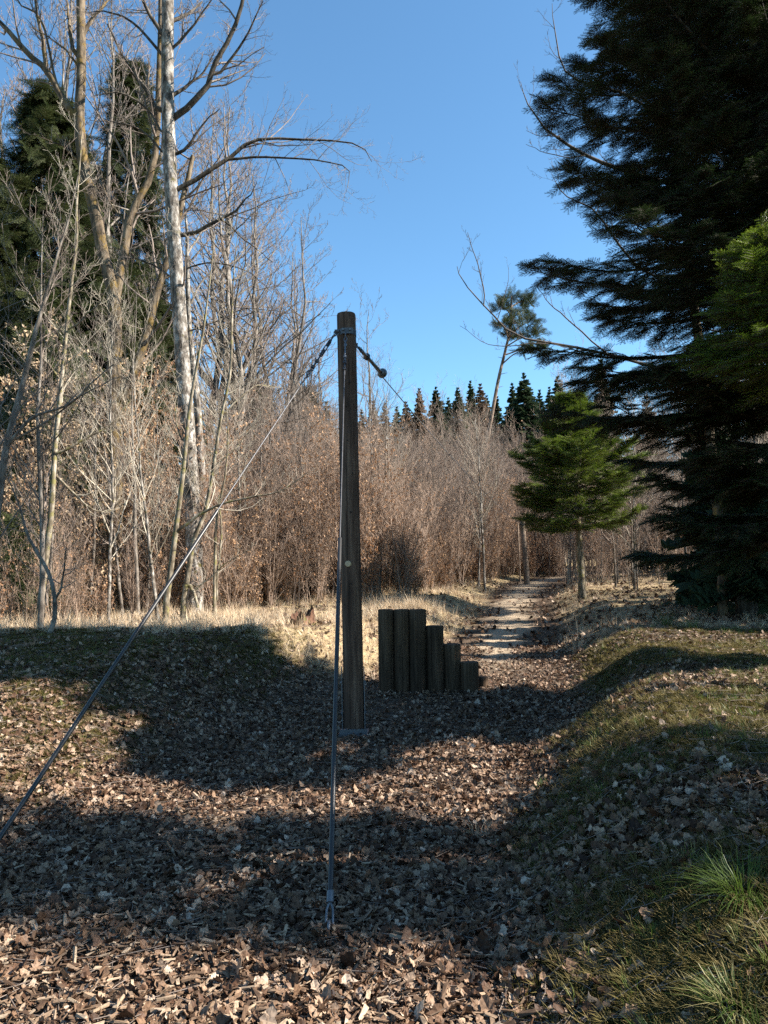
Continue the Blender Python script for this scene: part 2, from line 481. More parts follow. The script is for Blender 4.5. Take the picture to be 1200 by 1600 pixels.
c = mixc(t, 1.0, c, rr.outputs[0], 'MULTIPLY')
t.links.new(c, p.inputs['Base Color']); p.inputs['Roughness'].default_value = .95; p.inputs['Specular IOR Level'].default_value = .1
bump(t, p, n1.outputs[0], 1, .04)
ground = link('ground', gme, m); tag(ground, kind='structure')


# ------------------------------------------------------------------ leaves, chips, grass pieces
def oak_leaf(seed, flatten=1.0):
    """lobed outline, folded on the midrib and curled"""
    r = np.random.default_rng(seed)
    ts = np.linspace(0, 1, 10)
    wd = np.array([.03, .10, .22, .15, .32, .20, .36, .24, .24, .0]) * r.uniform(.85, 1.15, 10)
    L = .1
    mid = np.stack([ts * L, np.zeros(10), np.zeros(10)], -1)
    curl = r.uniform(-.9, 1.3); tw = r.uniform(-1.2, 1.2); fold = r.uniform(-.2, .7)
    rows = []
    for sgn in (-1, 1):
        w_ = wd * L * (1 if sgn > 0 else r.uniform(.8, 1.1))
        rows.append(np.stack([ts * L + r.normal(0, .002, 10), sgn * w_, np.abs(w_) * fold + r.normal(0, .004, 10)], -1))
    V = np.vstack([mid, rows[0], rows[1]])
    V[:, 2] += curl * (V[:, 0] - L * .4) ** 2 / L * 1.2 + tw * (V[:, 0] - L / 2) * V[:, 1] / L
    V[:, 2] += .35 * r.uniform(-1, 1) * np.abs(V[:, 1]) ** 2 / L * 4
    V[:, 2] *= flatten
    V[:, 0] -= L / 2
    F = []
    for i in range(9):
        F.append((i, i + 1, 11 + i, 10 + i)); F.append((i, 20 + i, 21 + i, i + 1))
    a = Acc(); a.add(V, F, 0, False)
    a.tubes(np.array([[[-.05 - .03, .004, .002], [-.05, 0, 0]]]), np.array([[.0008, .0008]]), 3)
    return a


def small_leaf(seed):
    r = np.random.default_rng(seed)
    V = np.array([[0, 0, 0], [.018, -.012, .004], [.045, -.013, .008], [.07, 0, .002], [.045, .013, .008], [.018, .012, .004], [.03, 0, 0]]) * 1.0
    V[:, 2] += r.uniform(-5, 5) * V[:, 0] ** 2
    a = Acc(); a.add(V, [(0, 1, 6), (1, 2, 6), (2, 3, 6), (3, 4, 6), (4, 5, 6), (5, 0, 6)], 0, False)
    return a


def chip(seed):
    r = np.random.default_rng(seed)
    L, W, T = r.uniform(.018, .062), r.uniform(.005, .013), r.uniform(.002, .006)
    V = np.array([[x * L, y * W, z * T] for z in (-.5, .5) for y in (-.5, .5) for x in (-.5, .5)])
    V += r.normal(0, .0022, V.shape)
    a = Acc(); a.add(V, [(0, 2, 3, 1), (4, 5, 7, 6), (0, 1, 5, 4), (2, 6, 7, 3), (0, 4, 6, 2), (1, 3, 7, 5)], 0, False)
    return a


def tuft(seed, n, h, spread, droop, wdt=.003, m=4, lean=.0):
    r = np.random.default_rng(seed); a = Acc()
    V = []; F = []; c = 0
    for i in range(n):
        an = r.uniform(0, 6.28); b = np.array([math.cos(an), math.sin(an), 0])
        p0 = b * r.uniform(0, spread * .35); hh = h * r.uniform(.5, 1.15)
        sd_ = np.array([-b[1], b[0], 0]); out = r.uniform(.2, 1) * spread
        for k in range(m):
            s_ = k / (m - 1)
            z = hh * (s_ - droop * s_ ** 2.2 * out / spread)
            p_ = p0 + b * out * s_ ** 1.4 + np.array([0, 0, z]) + r.normal(0, .004, 3) * s_ + np.array([lean * s_, 0, 0])
            ww = wdt * (1 - s_) ** .6 * .5
            if k < m - 1: V += [p_ - sd_ * ww, p_ + sd_ * ww]
            else: V += [p_]
        for k in range(m - 2): F.append((c + 2 * k, c + 2 * k + 1, c + 2 * k + 3, c + 2 * k + 2))
        F.append((c + 2 * (m - 2), c + 2 * (m - 2) + 1, c + 2 * (m - 1), c + 2 * (m - 1)))
        c += 2 * (m - 1) + 1
    q = np.array([f for f in F if len(set(f)) == 4]); tr = np.array([f[:3] for f in F if len(set(f)) == 3])
    V = np.array(V)
    a.v.append(V); a.f.append(q); a.fm.append(np.zeros(len(q))); a.sm.append(np.zeros(len(q), bool))
    a.f.append(tr); a.fm.append(np.zeros(len(tr))); a.sm.append(np.zeros(len(tr), bool)); a.n = len(V)
    return a


leaf_src = [source('leaf shape', oak_leaf(i, 1.25), M['leaf_litter']) for i in range(9)]
chip_src = [source('chip shape', chip(i), M['wood_chip']) for i in range(8)]


def terrain_normal(x, y, e=.04):
    dx = (zt(x + e, y) - zt(x - e, y)) / (2 * e); dy = (zt(x, y + e) - zt(x, y - e)) / (2 * e)
    return norm(np.stack([-dx, -dy, np.ones_like(dx)], -1))


def lay_rot(x, y, tilt, r=rng):
    n = norm(terrain_normal(x, y) + r.normal(0, 1, (len(x), 3)) * tilt[:, None])
    h = r.uniform(0, 6.283, len(x)); X = np.stack([np.cos(h), np.sin(h), np.zeros_like(h)], -1)
    X = norm(X - (X * n).sum(-1, keepdims=True) * n); Y = np.cross(n, X)
    return mat2eul(X, Y, n)


def in_view(x, y, m=.6):
    return (np.abs(x) < y * .55 + m)


def pts_field(n, y0, y1, dens, power=1.0, xr=.56):
    """sample ground points inside the view wedge, nearer = denser"""
    n = int(n * (1.65 if y0 < 3 else 1.35))
    y = y0 + (y1 - y0) * rng.uniform(0, 1, n) ** power
    x = rng.uniform(-1, 1, n) * (y * (xr + .06) + 2.0)
    keep = rng.uniform(0, 1, n) < dens(x, y)
    return x[keep], y[keep]


def leaf_density(x, y):
    gr, dr, mo = zones(x, y)
    xr = np.interp(y, YR, XR)
    chips = sm((-.2 - x) / 1.2) * sm((4.6 - y) / 2.2)
    d = 1 - .72 * chips
    d = d * (1 - .85 * gr) * (1 - .75 * dr) * (1 - .90 * mo)
    d = d * (1 - .35 * sm((y - 9) / 3))
    return np.clip(d * (.85 + .8 * wave(x, y, 1.6, 21)), .03, 1)


x, y = pts_field(120000, 1.5, 13, leaf_density, 1.3)
order = np.argsort(y); x = x[order]; y = y[order]
sc = np.where(rng.uniform(0, 1, len(x)) < .45, rng.uniform(.22, .5, len(x)), np.clip(rng.normal(.57, .16, len(x)), .3, 1.05))
rz = lay_rot(x, y, np.abs(rng.normal(.26, .28, len(x))))
zz = zt(x, y) + rng.uniform(.004, .03, len(x))
P = np.stack([x, y, zz], -1)
# the largest leaves in view are pieces of their own
proj = sc / y
near = (np.abs(x) < y * .5) & (y > 2.05)
big = np.argsort(-np.where(near, proj, 0))[:300]
msk = np.ones(len(x), bool); msk[big] = False
lid = rng.integers(0, 9, len(x))
for i in big:
    o = link('leaf', leaf_src[lid[i]].data, None, ground)
    o.location = P[i] + np.array([0, 0, .012]); o.rotation_euler = rz[i]; o.scale = (sc[i],) * 3
lit = scatter('leaf_litter', P[msk], rz[msk], sc[msk], leaf_src, lid[msk])
tag(lit, 'carpet of dead brown oak leaves covering the hollow', 'leaves', kind='stuff')
# far leaf specks
x, y = pts_field(16000, 12, 34, lambda x, y: np.clip(.6 - .5 * zones(x, y)[0], 0, 1), 1.3, .6)
f2 = scatter('fallen_leaves', np.stack([x, y, zt(x, y) + .02], -1), lay_rot(x, y, np.full(len(x), .3)), rng.uniform(.8, 1.5, len(x)), leaf_src)
tag(f2, 'scattered dead leaves along the gravel path and banks', 'leaves', kind='stuff')


def chip_density(x, y):
    return np.clip(sm((.8 - x) / 1.4) * sm((5.6 - y) / 2.4) + .12, 0, 1) * (1 - sm((x - np.interp(y, YR, XR)) / .5))


x, y = pts_field(46000, 1.5, 8, chip_density, 1.35)
sc = rng.uniform(.6, 1.25, len(x)); rz = lay_rot(x, y, np.abs(rng.normal(.15, .2, len(x))))
P = np.stack([x, y, zt(x, y) + rng.uniform(.004, .042, len(x))], -1)
near = (np.abs(x) < y * .5) & (y > 2.05) & (y < 2.9)
cid = rng.integers(0, 8, len(x)); big = np.argsort(-np.where(near, sc * np.array([np.ptp([v.co.x for v in s_.data.vertices]) for s_ in chip_src])[cid], 0))[:200]
msk = np.ones(len(x), bool); msk[big] = False
for i in big:
    o = link('wood_chip', chip_src[cid[i]].data, None, ground)
    o.location = P[i] + np.array([0, 0, .014]); o.rotation_euler = rz[i]; o.scale = (sc[i],) * 3
o = scatter('wood_chips', P[msk], rz[msk], sc[msk], chip_src, cid[msk]); tag(o, 'pale wood chips mulched over the near floor of the hollow', 'wood chips', kind='stuff')

# grass: dry straw on the crest and path edges, moss and short grass on the banks
dry_src = [source('dry tuft shape', tuft(i, 26, .15, .16, .75, .0045), M['grass_dry']) for i in range(4)] + \
          [source('dry stalk shape', tuft(40 + i, 12, .32, .2, .55, .004), M['grass_dry']) for i in range(2)]


def dry_density(x, y):
    gr, dr, mo = zones(x, y); return np.clip(dr * (.55 + wave(x, y, 1.7, 31)) * (1 - sm((y - 24) / 10)), 0, 1) * (((x + 1.35) ** 2 / .25 + (y - 11.9) ** 2 / .6) > 1)


x, y = pts_field(27000, 9, 32, dry_density, 1.4, .6)
k = rng.integers(0, 4, len(x)); k = np.where(rng.uniform(0, 1, len(x)) < .12, rng.integers(4, 6, len(x)), k)
o = scatter('dry_grass', np.stack([x, y, zt(x, y) - .01], -1), np.stack([rng.normal(0, .3, len(x)), rng.normal(0, .3, len(x)), rng.uniform(0, 6.28, len(x))], -1), rng.uniform(.7, 1.5, len(x)) * np.where(x > np.interp(y, YR, XR), .55, 1.0), dry_src, k)
tag(o, 'bleached straw grass on the sunny crest and path edges', 'grass', kind='stuff')
moss_src = [source('moss tuft shape', tuft(60 + i, 22, .035, .06, .4, .004, 3), M['moss']) for i in range(4)]


def moss_density(x, y):
    return np.clip(zones(x, y)[2] * 1.0, 0, 1) ** 1.3


x, y = pts_field(70000, 1.6, 11, moss_density, 1.25)
o = scatter('moss_grass', np.stack([x, y, zt(x, y)], -1), np.stack([rng.normal(0, .2, len(x)), rng.normal(0, .2, len(x)), rng.uniform(0, 6.28, len(x))], -1), rng.uniform(.7, 1.5, len(x)), moss_src)
tag(o, 'yellow green moss and short grass on the right bank', 'moss', kind='stuff')
gr_src = [source('green tuft shape', tuft(80 + i, 18, .085, .07, .35, .0035, 4), M['grass_green']) for i in range(3)]
x, y = pts_field(9000, 1.8, 12, lambda x, y: np.clip(zones(x, y)[2] ** 2 * (.15 + 1.5 * np.maximum(0, wave(x, y, 3, 33))), 0, 1), 1.3)
o = scatter('short_grass', np.stack([x, y, zt(x, y)], -1), np.stack([rng.normal(0, .2, len(x)), rng.normal(0, .2, len(x)), rng.uniform(0, 6.28, len(x))], -1), rng.uniform(.6, 1.2, len(x)), gr_src)
tag(o, 'small green blades sprouting through the leaves on the right bank', 'grass', kind='stuff')
# litter twigs
tw = Acc()
x, y = pts_field(9000, 1.8, 12, lambda x, y: np.full(len(x), .8), 1.3)
h = rng.uniform(0, 6.28, len(x)); ln = rng.uniform(.04, .22, len(x))
Q = np.stack([np.stack([x + np.cos(h) * ln * s_ + rng.normal(0, .005, len(x)), y + np.sin(h) * ln * s_, np.zeros_like(x)], -1) for s_ in (0, .5, 1)], 1)
Q[:, :, 2] = zt(Q[:, :, 0], Q[:, :, 1]) + rng.uniform(.015, .035, (len(x), 1))
tw.tubes(Q, np.full(Q.shape[:2], .0022), 3)
o = link('twig_litter', tw.mesh('twig_litter'), M['twig_grey']); tag(o, 'thin broken twigs strewn among the fallen leaves', 'twigs', kind='stuff')


def near_tuft(px, py, d, seed, n, hgt, spr, droop, mat, label, cat='grass tuft'):
    p_ = at(px, py, d)
    o = link('grass_tuft', tuft(seed, n, hgt, spr, droop, .0036, 6).mesh('grass_tuft'), mat)
    o.location = (p_.x, p_.y, g(p_.x, p_.y) - .01); tag(o, label, cat)


near_tuft(1165, 1400, 2.75, 101, 300, .19, .26, .85, M['grass_green'], 'large dark green grass clump at the right edge of the bank')
near_tuft(1150, 1510, 2.25, 102, 260, .13, .17, .6, M['grass_green'], 'bright upright green grass tuft at the bottom right corner')
near_tuft(1030, 1545, 2.25, 103, 110, .12, .15, .6, M['grass_green'], 'low sparse green tuft left of the bright corner tuft')
near_tuft(1060, 1590, 2.08, 104, 80, .09, .14, .8, M['grass_dry'], 'straw coloured grass clump at the bottom edge')
near_tuft(500 + 347, 1215, 5.2, 105, 40, .11, .09, .4, M['grass_green'], 'small sunlit green tuft on the foot of the right bank')
near_tuft(745, 1258, 4.6, 106, 36, .17, .20, .6, M['grass_dry'], 'dry yellow blades beside the curled leaf in the hollow')
near_tuft(1040, 960, 11.5, 107, 160, .35, .40, .7, M['grass_green'], 'dark green sedge clump under the large fir', 'sedge')
near_tuft(1080, 975, 11.0, 108, 120, .30, .35, .8, M['grass_green'], 'lower sedge clump just right of the first under the fir', 'sedge')
near_tuft(905, 1010, 11.4, 109, 26, .55, .30, .25, M['grass_dry'], 'tall thin dry stalks at the path bend beside the bank', 'dry stalks')


# ------------------------------------------------------------------ zip line pole, guys, cable
PD = 7.55
base = at(553, 1138, PD); base.z = g(base.x, base.y)
top = at(541, 491, PD)
root = empty('wooden_pole', base, 'tall round wooden zip line pole with steel shoe in the middle of the hollow', 'pole')
up_ = (top - base); LEN = up_.length
rot = Vector((0, 0, 1)).rotation_difference(up_)
root.rotation_mode = 'QUATERNION'; root.rotation_quaternion = rot
a = Acc()
k = 80; zs = np.concatenate([[.06], np.linspace(.25, LEN - .02, 40), [LEN]])
thv = np.arange(k) / k * 2 * np.pi
rows = []
for z_ in zs:
    rr_ = .103 - .006 * z_ / LEN + .0025 * np.sin(3 * thv + z_ * .8) + .0015 * np.sin(7 * thv + 2 * z_)
    groove = .010 * np.exp(-((thv - 4.45 - .03 * math.sin(z_ * 2)) / .035) ** 2) + .004 * np.exp(-((thv - 5.3 + .05 * math.sin(z_)) / .03) ** 2) * (z_ < 2.6)
    rr_ = rr_ - groove
    if z_ == LEN: rr_ = rr_ - .006
    rows.append(np.stack([rr_ * np.cos(thv), rr_ * np.sin(thv), np.full(k, z_)], -1))
V = np.vstack(rows); F = []
for i in range(len(zs) - 1):
    for j in range(k): F.append((i * k + j, i * k + (j + 1) % k, (i + 1) * k + (j + 1) % k, (i + 1) * k + j))
a.add(V, F); a.add(np.vstack([rows[-1], [[0, 0, LEN]]]), [(j, (j + 1) % k, k) for j in range(k)], 0, False)
link('shaft', a.mesh('shaft'), M['pole_wood'], root)


def pole_local(px, py):
    """point on the camera side of the pole surface, in pole space"""
    q = rot.inverted() @ (at(px, py, PD - .1) - base)
    xx = max(-.095, min(.095, q.x)); return Vector((xx, -math.sqrt(max(0, .1005 ** 2 - xx * xx)), q.z))


def disc(c, nrm, r, th, n=14):
    a = Acc(); c = Vector(c); nrm = Vector(nrm).normalized()
    P_ = np.array([[c - nrm * th, c + nrm * th * .7, c + nrm * th]]); a.tubes(P_, np.array([[r, r, r * .8]]), n, cap=True); return a


for px, py, r_ in ((546, 597, .009), (541, 635, .007), (543, 688, .008), (548, 800, .011), (537, 512, .007), (548, 912, .009), (539, 945, .008), (543, 998, .009), (551, 740, .006), (549, 1058, .007)):
    q = pole_local(px, py); link('knot', disc(q, (q.x, q.y, 0), r_, .003, 10).mesh('knot'), M['knot'], root)
q = pole_local(544, 881); link('plug', disc(q, (q.x, q.y, 0), .031, .012, 20).mesh('plug'), M['plug'], root)
# steel shoe: two side straps and a foot plate with bolts
for sx in (-1, 1):
    a = Acc(); a.box((sx * .112, 0, .33), (.008, .07, .66)); link('strap', a.mesh('strap'), M['steel'], root)
    for zb in (.2, .5):
        link('bolt', disc((sx * .119, 0, zb), (sx, 0, 0), .016, .008, 6).mesh('bolt'), M['steel'], root)
a = Acc(); a.box((0, -.02, .012), (.29, .24, .025)); link('foot_plate', a.mesh('foot_plate'), M['steel'], root)
a = Acc(); a.box((0, -.12, .04), (.27, .012, .045)); link('foot_flange', a.mesh('foot_flange'), M['steel'], root)
# band with eyes near the top
hz = (rot.inverted() @ (at(541, 522, PD) - base)).z
a = Acc(); a.tubes(np.array([[[0, 0, hz - .03], [0, 0, hz + .03]]]), np.array([[.1025, .1025]]), 32); link('steel_band', a.mesh('steel_band'), M['iron_dark'], root)
a = Acc(); a.box((.012, -.108, hz), (.12, .014, .06)); a.box((-.095, -.075, hz), (.05, .012, .05)); link('eye_plate', a.mesh('eye_plate'), M['iron_dark'], root)
for xx in (-.03, .04): link('bolt', disc((xx, -.122, hz + .01), (0, -1, 0), .014, .012, 6).mesh('bolt'), M['steel'], root)


def seglist(P0, P1, parts, root, mats):
    """build hardware along a straight line: list of (name, a0, a1, kind, radius) in metres from P0"""
    d = (P1 - P0).normalized(); side = d.cross(Vector((0, 0, 1))).normalized(); upv = side.cross(d).normalized()
    for nm, a0, a1, kd, r_, mt in parts:
        ac = Acc(); A_ = P0 + d * a0; B_ = P0 + d * a1; C_ = (A_ + B_) / 2; L_ = a1 - a0
        if kd == 'rod': ac.tubes(np.array([[A_, A_ + (B_ - A_) * .5, B_]]), np.full((1, 3), r_), 12, cap=True)
        elif kd == 'shackle':
            ac.torus(C_, side, .022, .006, 16, 8, 0, L_ / 2 / .022, d); ac.tubes(np.array([[A_ - side * .03, A_ + side * .03]]), np.full((1, 2), .008), 8, cap=True)
        elif kd == 'buckle':
            for s_ in (-1, 1): ac.tubes(np.array([[A_ + upv * s_ * .006, A_ + upv * s_ * .017 + d * .02, B_ + upv * s_ * .017 - d * .02, B_ + upv * s_ * .006]]), np.full((1, 4), .006), 8)
            ac.tubes(np.array([[A_, A_ + d * .05]]), np.full((1, 2), .014), 10, cap=True); ac.tubes(np.array([[B_ - d * .05, B_]]), np.full((1, 2), .014), 10, cap=True)
            ac.tubes(np.array([[A_ - d * .07, A_ + d * L_ * .38]]), np.full((1, 2), .008), 8); ac.tubes(np.array([[B_ - d * L_ * .38, B_ + d * .07]]), np.full((1, 2), .008), 8)
        elif kd == 'clamp':
            ac.box(C_, (.03, .03, .035), np.array([side, upv, d]).T); ac.torus(C_, side, .018, .005, 12, 6, 0, 1.0, d)
            ac.tubes(np.array([[C_ + upv * .01, C_ + upv * .035]]), np.full((1, 2), .006), 6, cap=True)
        elif kd == 'link': ac.torus(C_, side if (int(a0 * 100) % 2) else upv, .014, .0045, 14, 7, 0, L_ / 2 / .014, d)
        elif kd == 'ball':
            th = np.linspace(0.05, np.pi - .05, 12); PP = np.array([[C_ - d * math.cos(t_) * r_ for t_ in th]]); ac.tubes(PP, np.array([[max(.004, math.sin(t_) * r_) for t_ in th]]), 20, cap=True)
            ac.torus(C_, d, r_ * .98, .006, 20, 6)
        ob = link(nm, ac.mesh(nm), M[mt], root)
        ob.matrix_parent_inverse = Matrix.Translation(root.location).inverted()


def world_of(v): return base + rot @ v


# guy 1: down to the left, anchor outside the frame
G0 = world_of(Vector((-.10, -.085, hz)))
G1 = Vector((-2.23, 3.95, 0)); G1.z = g(G1.x, G1.y) - .03
gtop = at(525, 524, PD - .08)
def mid_at(P0, P1, px, py):
    best = min((i / 400 for i in range(401)), key=lambda s_: (proj2(P0.lerp(P1, s_)) - Vector((px, py))).length); return best * (P1 - P0).length
def proj2(P_):
    q = CAMR.transposed() @ (P_ - CAMP); return Vector((600 + 1155 * q.x / -q.z, 800 - 1155 * q.y / -q.z))
r1 = empty('guy_wire', (G1.x, G1.y, G1.z), 'slanting guy wire whose rod runs off the left edge', 'guy wire')
s1 = mid_at(G0, G1, 331, 798); tot = (G1 - G0).length
seglist(G0, G1, [('shackle', 0, .07, 'shackle', .01, 'steel'), ('chain_link', .06, .12, 'link', 0, 'iron_dark'), ('turnbuckle', .17, .47, 'buckle', 0, 'iron_dark'), ('cable_clamp', .55, .58, 'clamp', 0, 'steel'), ('cable_clamp', .66, .69, 'clamp', 0, 'iron_dark'), ('thimble', .74, .84, 'shackle', 0, 'iron_dark'), ('cable', .5, s1, 'rod', .0052, 'iron_dark'), ('cable_tail', .56, .95, 'rod', .0085, 'iron_dark'), ('sleeve', s1 - .02, tot, 'rod', .0135, 'tube')], r1, None)
# guy 2: straight down in front of the pole
H0 = world_of(Vector((-.005, -.125, hz - .03)))
H1 = at(514, 1436, 3.42); H1.z = g(H1.x, H1.y)
r2 = empty('guy_wire', (H1.x, H1.y, H1.z), 'guy wire with forked ground anchor standing in front of the wooden pole', 'guy wire')
s2 = mid_at(H0, H1, 531, 842); tot = (H1 - H0).length
seglist(H0, H1, [('shackle', 0, .07, 'shackle', .01, 'steel'), ('chain_link', .08, .19, 'link', 0, 'steel'), ('turnbuckle', .24, .52, 'buckle', 0, 'steel'), ('cable_clamp', .6, .63, 'clamp', 0, 'iron_dark'), ('cable_clamp', .72, .75, 'clamp', 0, 'iron_dark'), ('cable_tail', .58, .85, 'rod', .007, 'iron_dark'), ('cable', .5, tot - .2, 'rod', .005, 'iron_dark'), ('sleeve', s2, tot - .17, 'rod', .0135, 'tube'), ('collar', tot - .19, tot - .14, 'rod', .018, 'steel')], r2, None)
d = (H1 - H0).normalized(); c0 = H1 - d * .15
for s_ in (-1, 1):
    a = Acc(); a.tubes(np.array([[c0, c0 + d * .04 + Vector((s_ * .014, 0, 0)), c0 + d * .11 + Vector((s_ * .016, 0, 0)), c0 + d * .17 + Vector((s_ * .010, 0, 0))]]), np.full((1, 4), .006), 8)
    ob = link('anchor_prong', a.mesh('anchor_prong'), M['steel'], r2); ob.matrix_parent_inverse = Matrix.Translation(r2.location).inverted()
a = Acc(); a.torus(H1 + Vector((0, -.0, .03)), (1, 0, 0), .028, .008, 16, 8); ob = link('anchor_eye', a.mesh('anchor_eye'), M['steel'], r2); ob.matrix_parent_inverse = Matrix.Translation(r2.location).inverted()

# far pole
FD = 28.5
fb = at(824, 915, FD); fb.z = g(fb.x, fb.y) - .05; ft = at(815.5, 813, FD)
r3 = empty('far_pole', fb, 'short grey wooden pole at the far end of the zip line by the path', 'pole')
a = Acc(); pts_ = np.array([[0, 0, 0], (ft - fb) * .5, (ft - fb)]); a.tubes(pts_[None], np.array([[.12, .11, .105]]), 20, cap=True)
link('shaft', a.mesh('shaft'), M['far_pole_wood'], r3)
a = Acc(); tdir = (ft - fb).normalized(); a.tubes(np.array([[(ft - fb) - tdir * .2, (ft - fb) - tdir * .12]]), np.array([[.115, .115]]), 16); link('steel_band', a.mesh('steel_band'), M['iron_dark'], r3)
# second thinner post beside it
sb = at(813, 908, 30); sb.z = g(sb.x, sb.y) - .05; st_ = at(809, 818, 30)
r3b = empty('support_post', sb, 'thin pale prop post just left of the far grey pole', 'post')
a = Acc(); a.tubes(np.array([[(0, 0, 0), (st_ - sb)]]), np.array([[.03, .028]]), 12, cap=True); link('shaft', a.mesh('shaft'), M['far_pole_wood'], r3b)

# zip cable
Z0 = world_of(Vector((.085, .06, hz - .09))); Z1 = ft - (ft - fb).normalized() * .15
r4 = empty('zip_line', Z0, 'zip line cable with black sleeve and stopper ball right of the pole top', 'zip line')
seglist(Z0, Z1, [('shackle', 0, .08, 'shackle', 0, 'iron_dark'), ('turnbuckle', .12, .34, 'buckle', 0, 'iron_dark'), ('cable_clamp', .20, .24, 'clamp', 0, 'iron_dark')], r4, None)
# position of ball from the photo
s_ball = mid_at(Z0, Z1, 596, 586)
s_small = mid_at(Z0, Z1, 573, 559)
seglist(Z0, Z1, [('clamp_ring', s_small - .035, s_small + .035, 'ball', .036, 'iron_dark'), ('spring_sleeve', .25, s_ball - .05, 'rod', .02, 'rubber'), ('stopper_ball', s_ball - .055, s_ball + .055, 'ball', .056, 'steel')], r4, None)
nz = 24; tt = np.linspace(0, 1, nz); PP = np.array([Z0.lerp(Z1, t_) for t_ in tt]); PP[:, 2] -= .22 * 4 * tt * (1 - tt)
PP = PP + (np.array(Z0) - PP[0]); a = Acc(); a.tubes(PP[None], np.full((1, nz), .0065), 6)
ob = link('cable', a.mesh('cable'), M['steel'], r4); ob.matrix_parent_inverse = Matrix.Translation(r4.location).inverted()

# ------------------------------------------------------------------ log steps
SD = 9.6
r5 = empty('log_steps', (0.6, SD, g(.6, SD)), 'row of upright round logs stepping down to the right of the pole', 'steps')
logs = [(591, 614, 952), (615, 638.5, 952), (639.5, 665, 952), (666, 692, 977.5), (693, 719, 1006), (720, 747, 1034), (744, 762, 1057)]
for i, (xa, xb, yt) in enumerate(logs):
    dd = SD + (.16 if i == 6 else (.0, .01, -.01, .0, .02, -.02)[i % 6])
    pa = at(xa, yt, dd); pb = at(xb, yt, dd); c_ = (pa + pb) / 2
    lb = at((xa + xb) / 2 + 1.5 + (c_.x * 0), 1088, dd)
    r_ = (pb.x - pa.x) / 2 * 1.05
    kz = 8; k = 72; th = np.arange(k) / k * 2 * np.pi
    zb = g(c_.x, dd) - .15; zt_ = c_.z
    rows = []
    for q in range(kz + 2):
        s_ = min(q / kz, 1); z_ = zb + (zt_ - zb) * s_
        if q == kz: z_ -= .008
        rad = r_ * (1 + .012 * np.sin(3 * th + i) + .006 * np.sin(5 * th + q * .3)) - (.008 if q == kz + 1 else 0)
        rad = rad - .013 * np.exp(-((th - 4.2 - .25 * (i % 3)) / .07) ** 2) - .01 * np.exp(-((th - 5.1 + .3 * (i % 4)) / .06) ** 2) * (q > 3)
        cx_ = lb.x + (c_.x - lb.x) * ((z_ - lb.z) / (c_.z - lb.z))
        rows.append(np.stack([cx_ + rad * np.cos(th), dd + rad * np.sin(th), np.full(k, z_)], -1))
    a = Acc(); V = np.vstack(rows)
    a.add(V, [(q * k + j, q * k + (j + 1) % k, (q + 1) * k + (j + 1) % k, (q + 1) * k + j) for q in range(kz + 1) for j in range(k)])
    a.add(np.vstack([rows[-1], rows[-1].mean(0)[None]]), [(j, (j + 1) % k, k) for j in range(k)], 0, False)
    V0 = r5.location
    a.v = [v - np.array(V0) for v in a.v]
    link('log', a.mesh('log'), M['post_wood'], r5)

# stump on the crest
sp_ = at(472, 950, 12.2); sp_.z = g(sp_.x, sp_.y)
r6 = empty('tree_stump', sp_, 'broken reddish tree stump on the sunny grass crest left of the pole', 'stump')
k = 28; th = np.arange(k) / k * 2 * np.pi; rs_ = np.random.default_rng(4)
rows = []
jag = .20 + .06 * np.sin(th + 1) + .05 * np.sin(3 * th) + rs_.uniform(-.05, .05, k)
for z_, rr_ in ((-.05, .26), (.03, .21), (.10, .18), (1, .165), (1.001, .10)):
    zz_ = np.where(z_ > .9, jag, min(z_, .1)) if z_ < 1.0005 else jag * .35
    rad = rr_ * (1 + .12 * np.sin(4 * th + 1) + .06 * np.sin(9 * th))
    rows.append(np.stack([rad * np.cos(th), rad * np.sin(th), np.broadcast_to(zz_, (k,))], -1))
V = np.vstack(rows); a = Acc(); a.add(V, [(q * k + j, q * k + (j + 1) % k, (q + 1) * k + (j + 1) % k, (q + 1) * k + j) for q in range(4) for j in range(k)], 0, False)
link('bark_ring', a.mesh('bark_ring'), M['stump'], r6)
a = Acc(); a.add(np.vstack([rows[-1], rows[-1].mean(0)[None] - np.array([[0, 0, .03]])]), [(j, (j + 1) % k, k) for j in range(k)], 0, False); link('rotten_core', a.mesh('rotten_core'), M['stump'], r6)


# ------------------------------------------------------------------ bare trees traced from the photo
def px_line(pts, d, n=None, dz=0):
    """pts: (px,py) or (px,py,d)"""
    P_ = [at(q[0], q[1], q[2] if len(q) > 2 else d) for q in pts]
    return smoothline([tuple(v) for v in P_], n or max(6, len(pts) * 3))


def trunk_mesh(line, rad, k=18, rough=.06, seed=0):
    r = np.random.default_rng(seed); a = Acc()
    n = len(line); rad = np.interp(np.linspace(0, 1, n), np.linspace(0, 1, len(rad)), rad)
    a.tubes(line[None], rad[None], k)
    V = a.v[0].reshape(n, k, 3); c = line[:, None]
    th = np.arange(k) / k * 6.283
    f = 1 + rough * (.5 * np.sin(3 * th[None] + np.linspace(0, 5, n)[:, None]) + .5 * np.sin(5 * th[None] + r.uniform(0, 6) + np.linspace(0, 9, n)[:, None])) + r.normal(0, rough * .25, (n, k))
    a.v[0] = (c + (V - c) * f[..., None]).reshape(-1, 3)
    return a


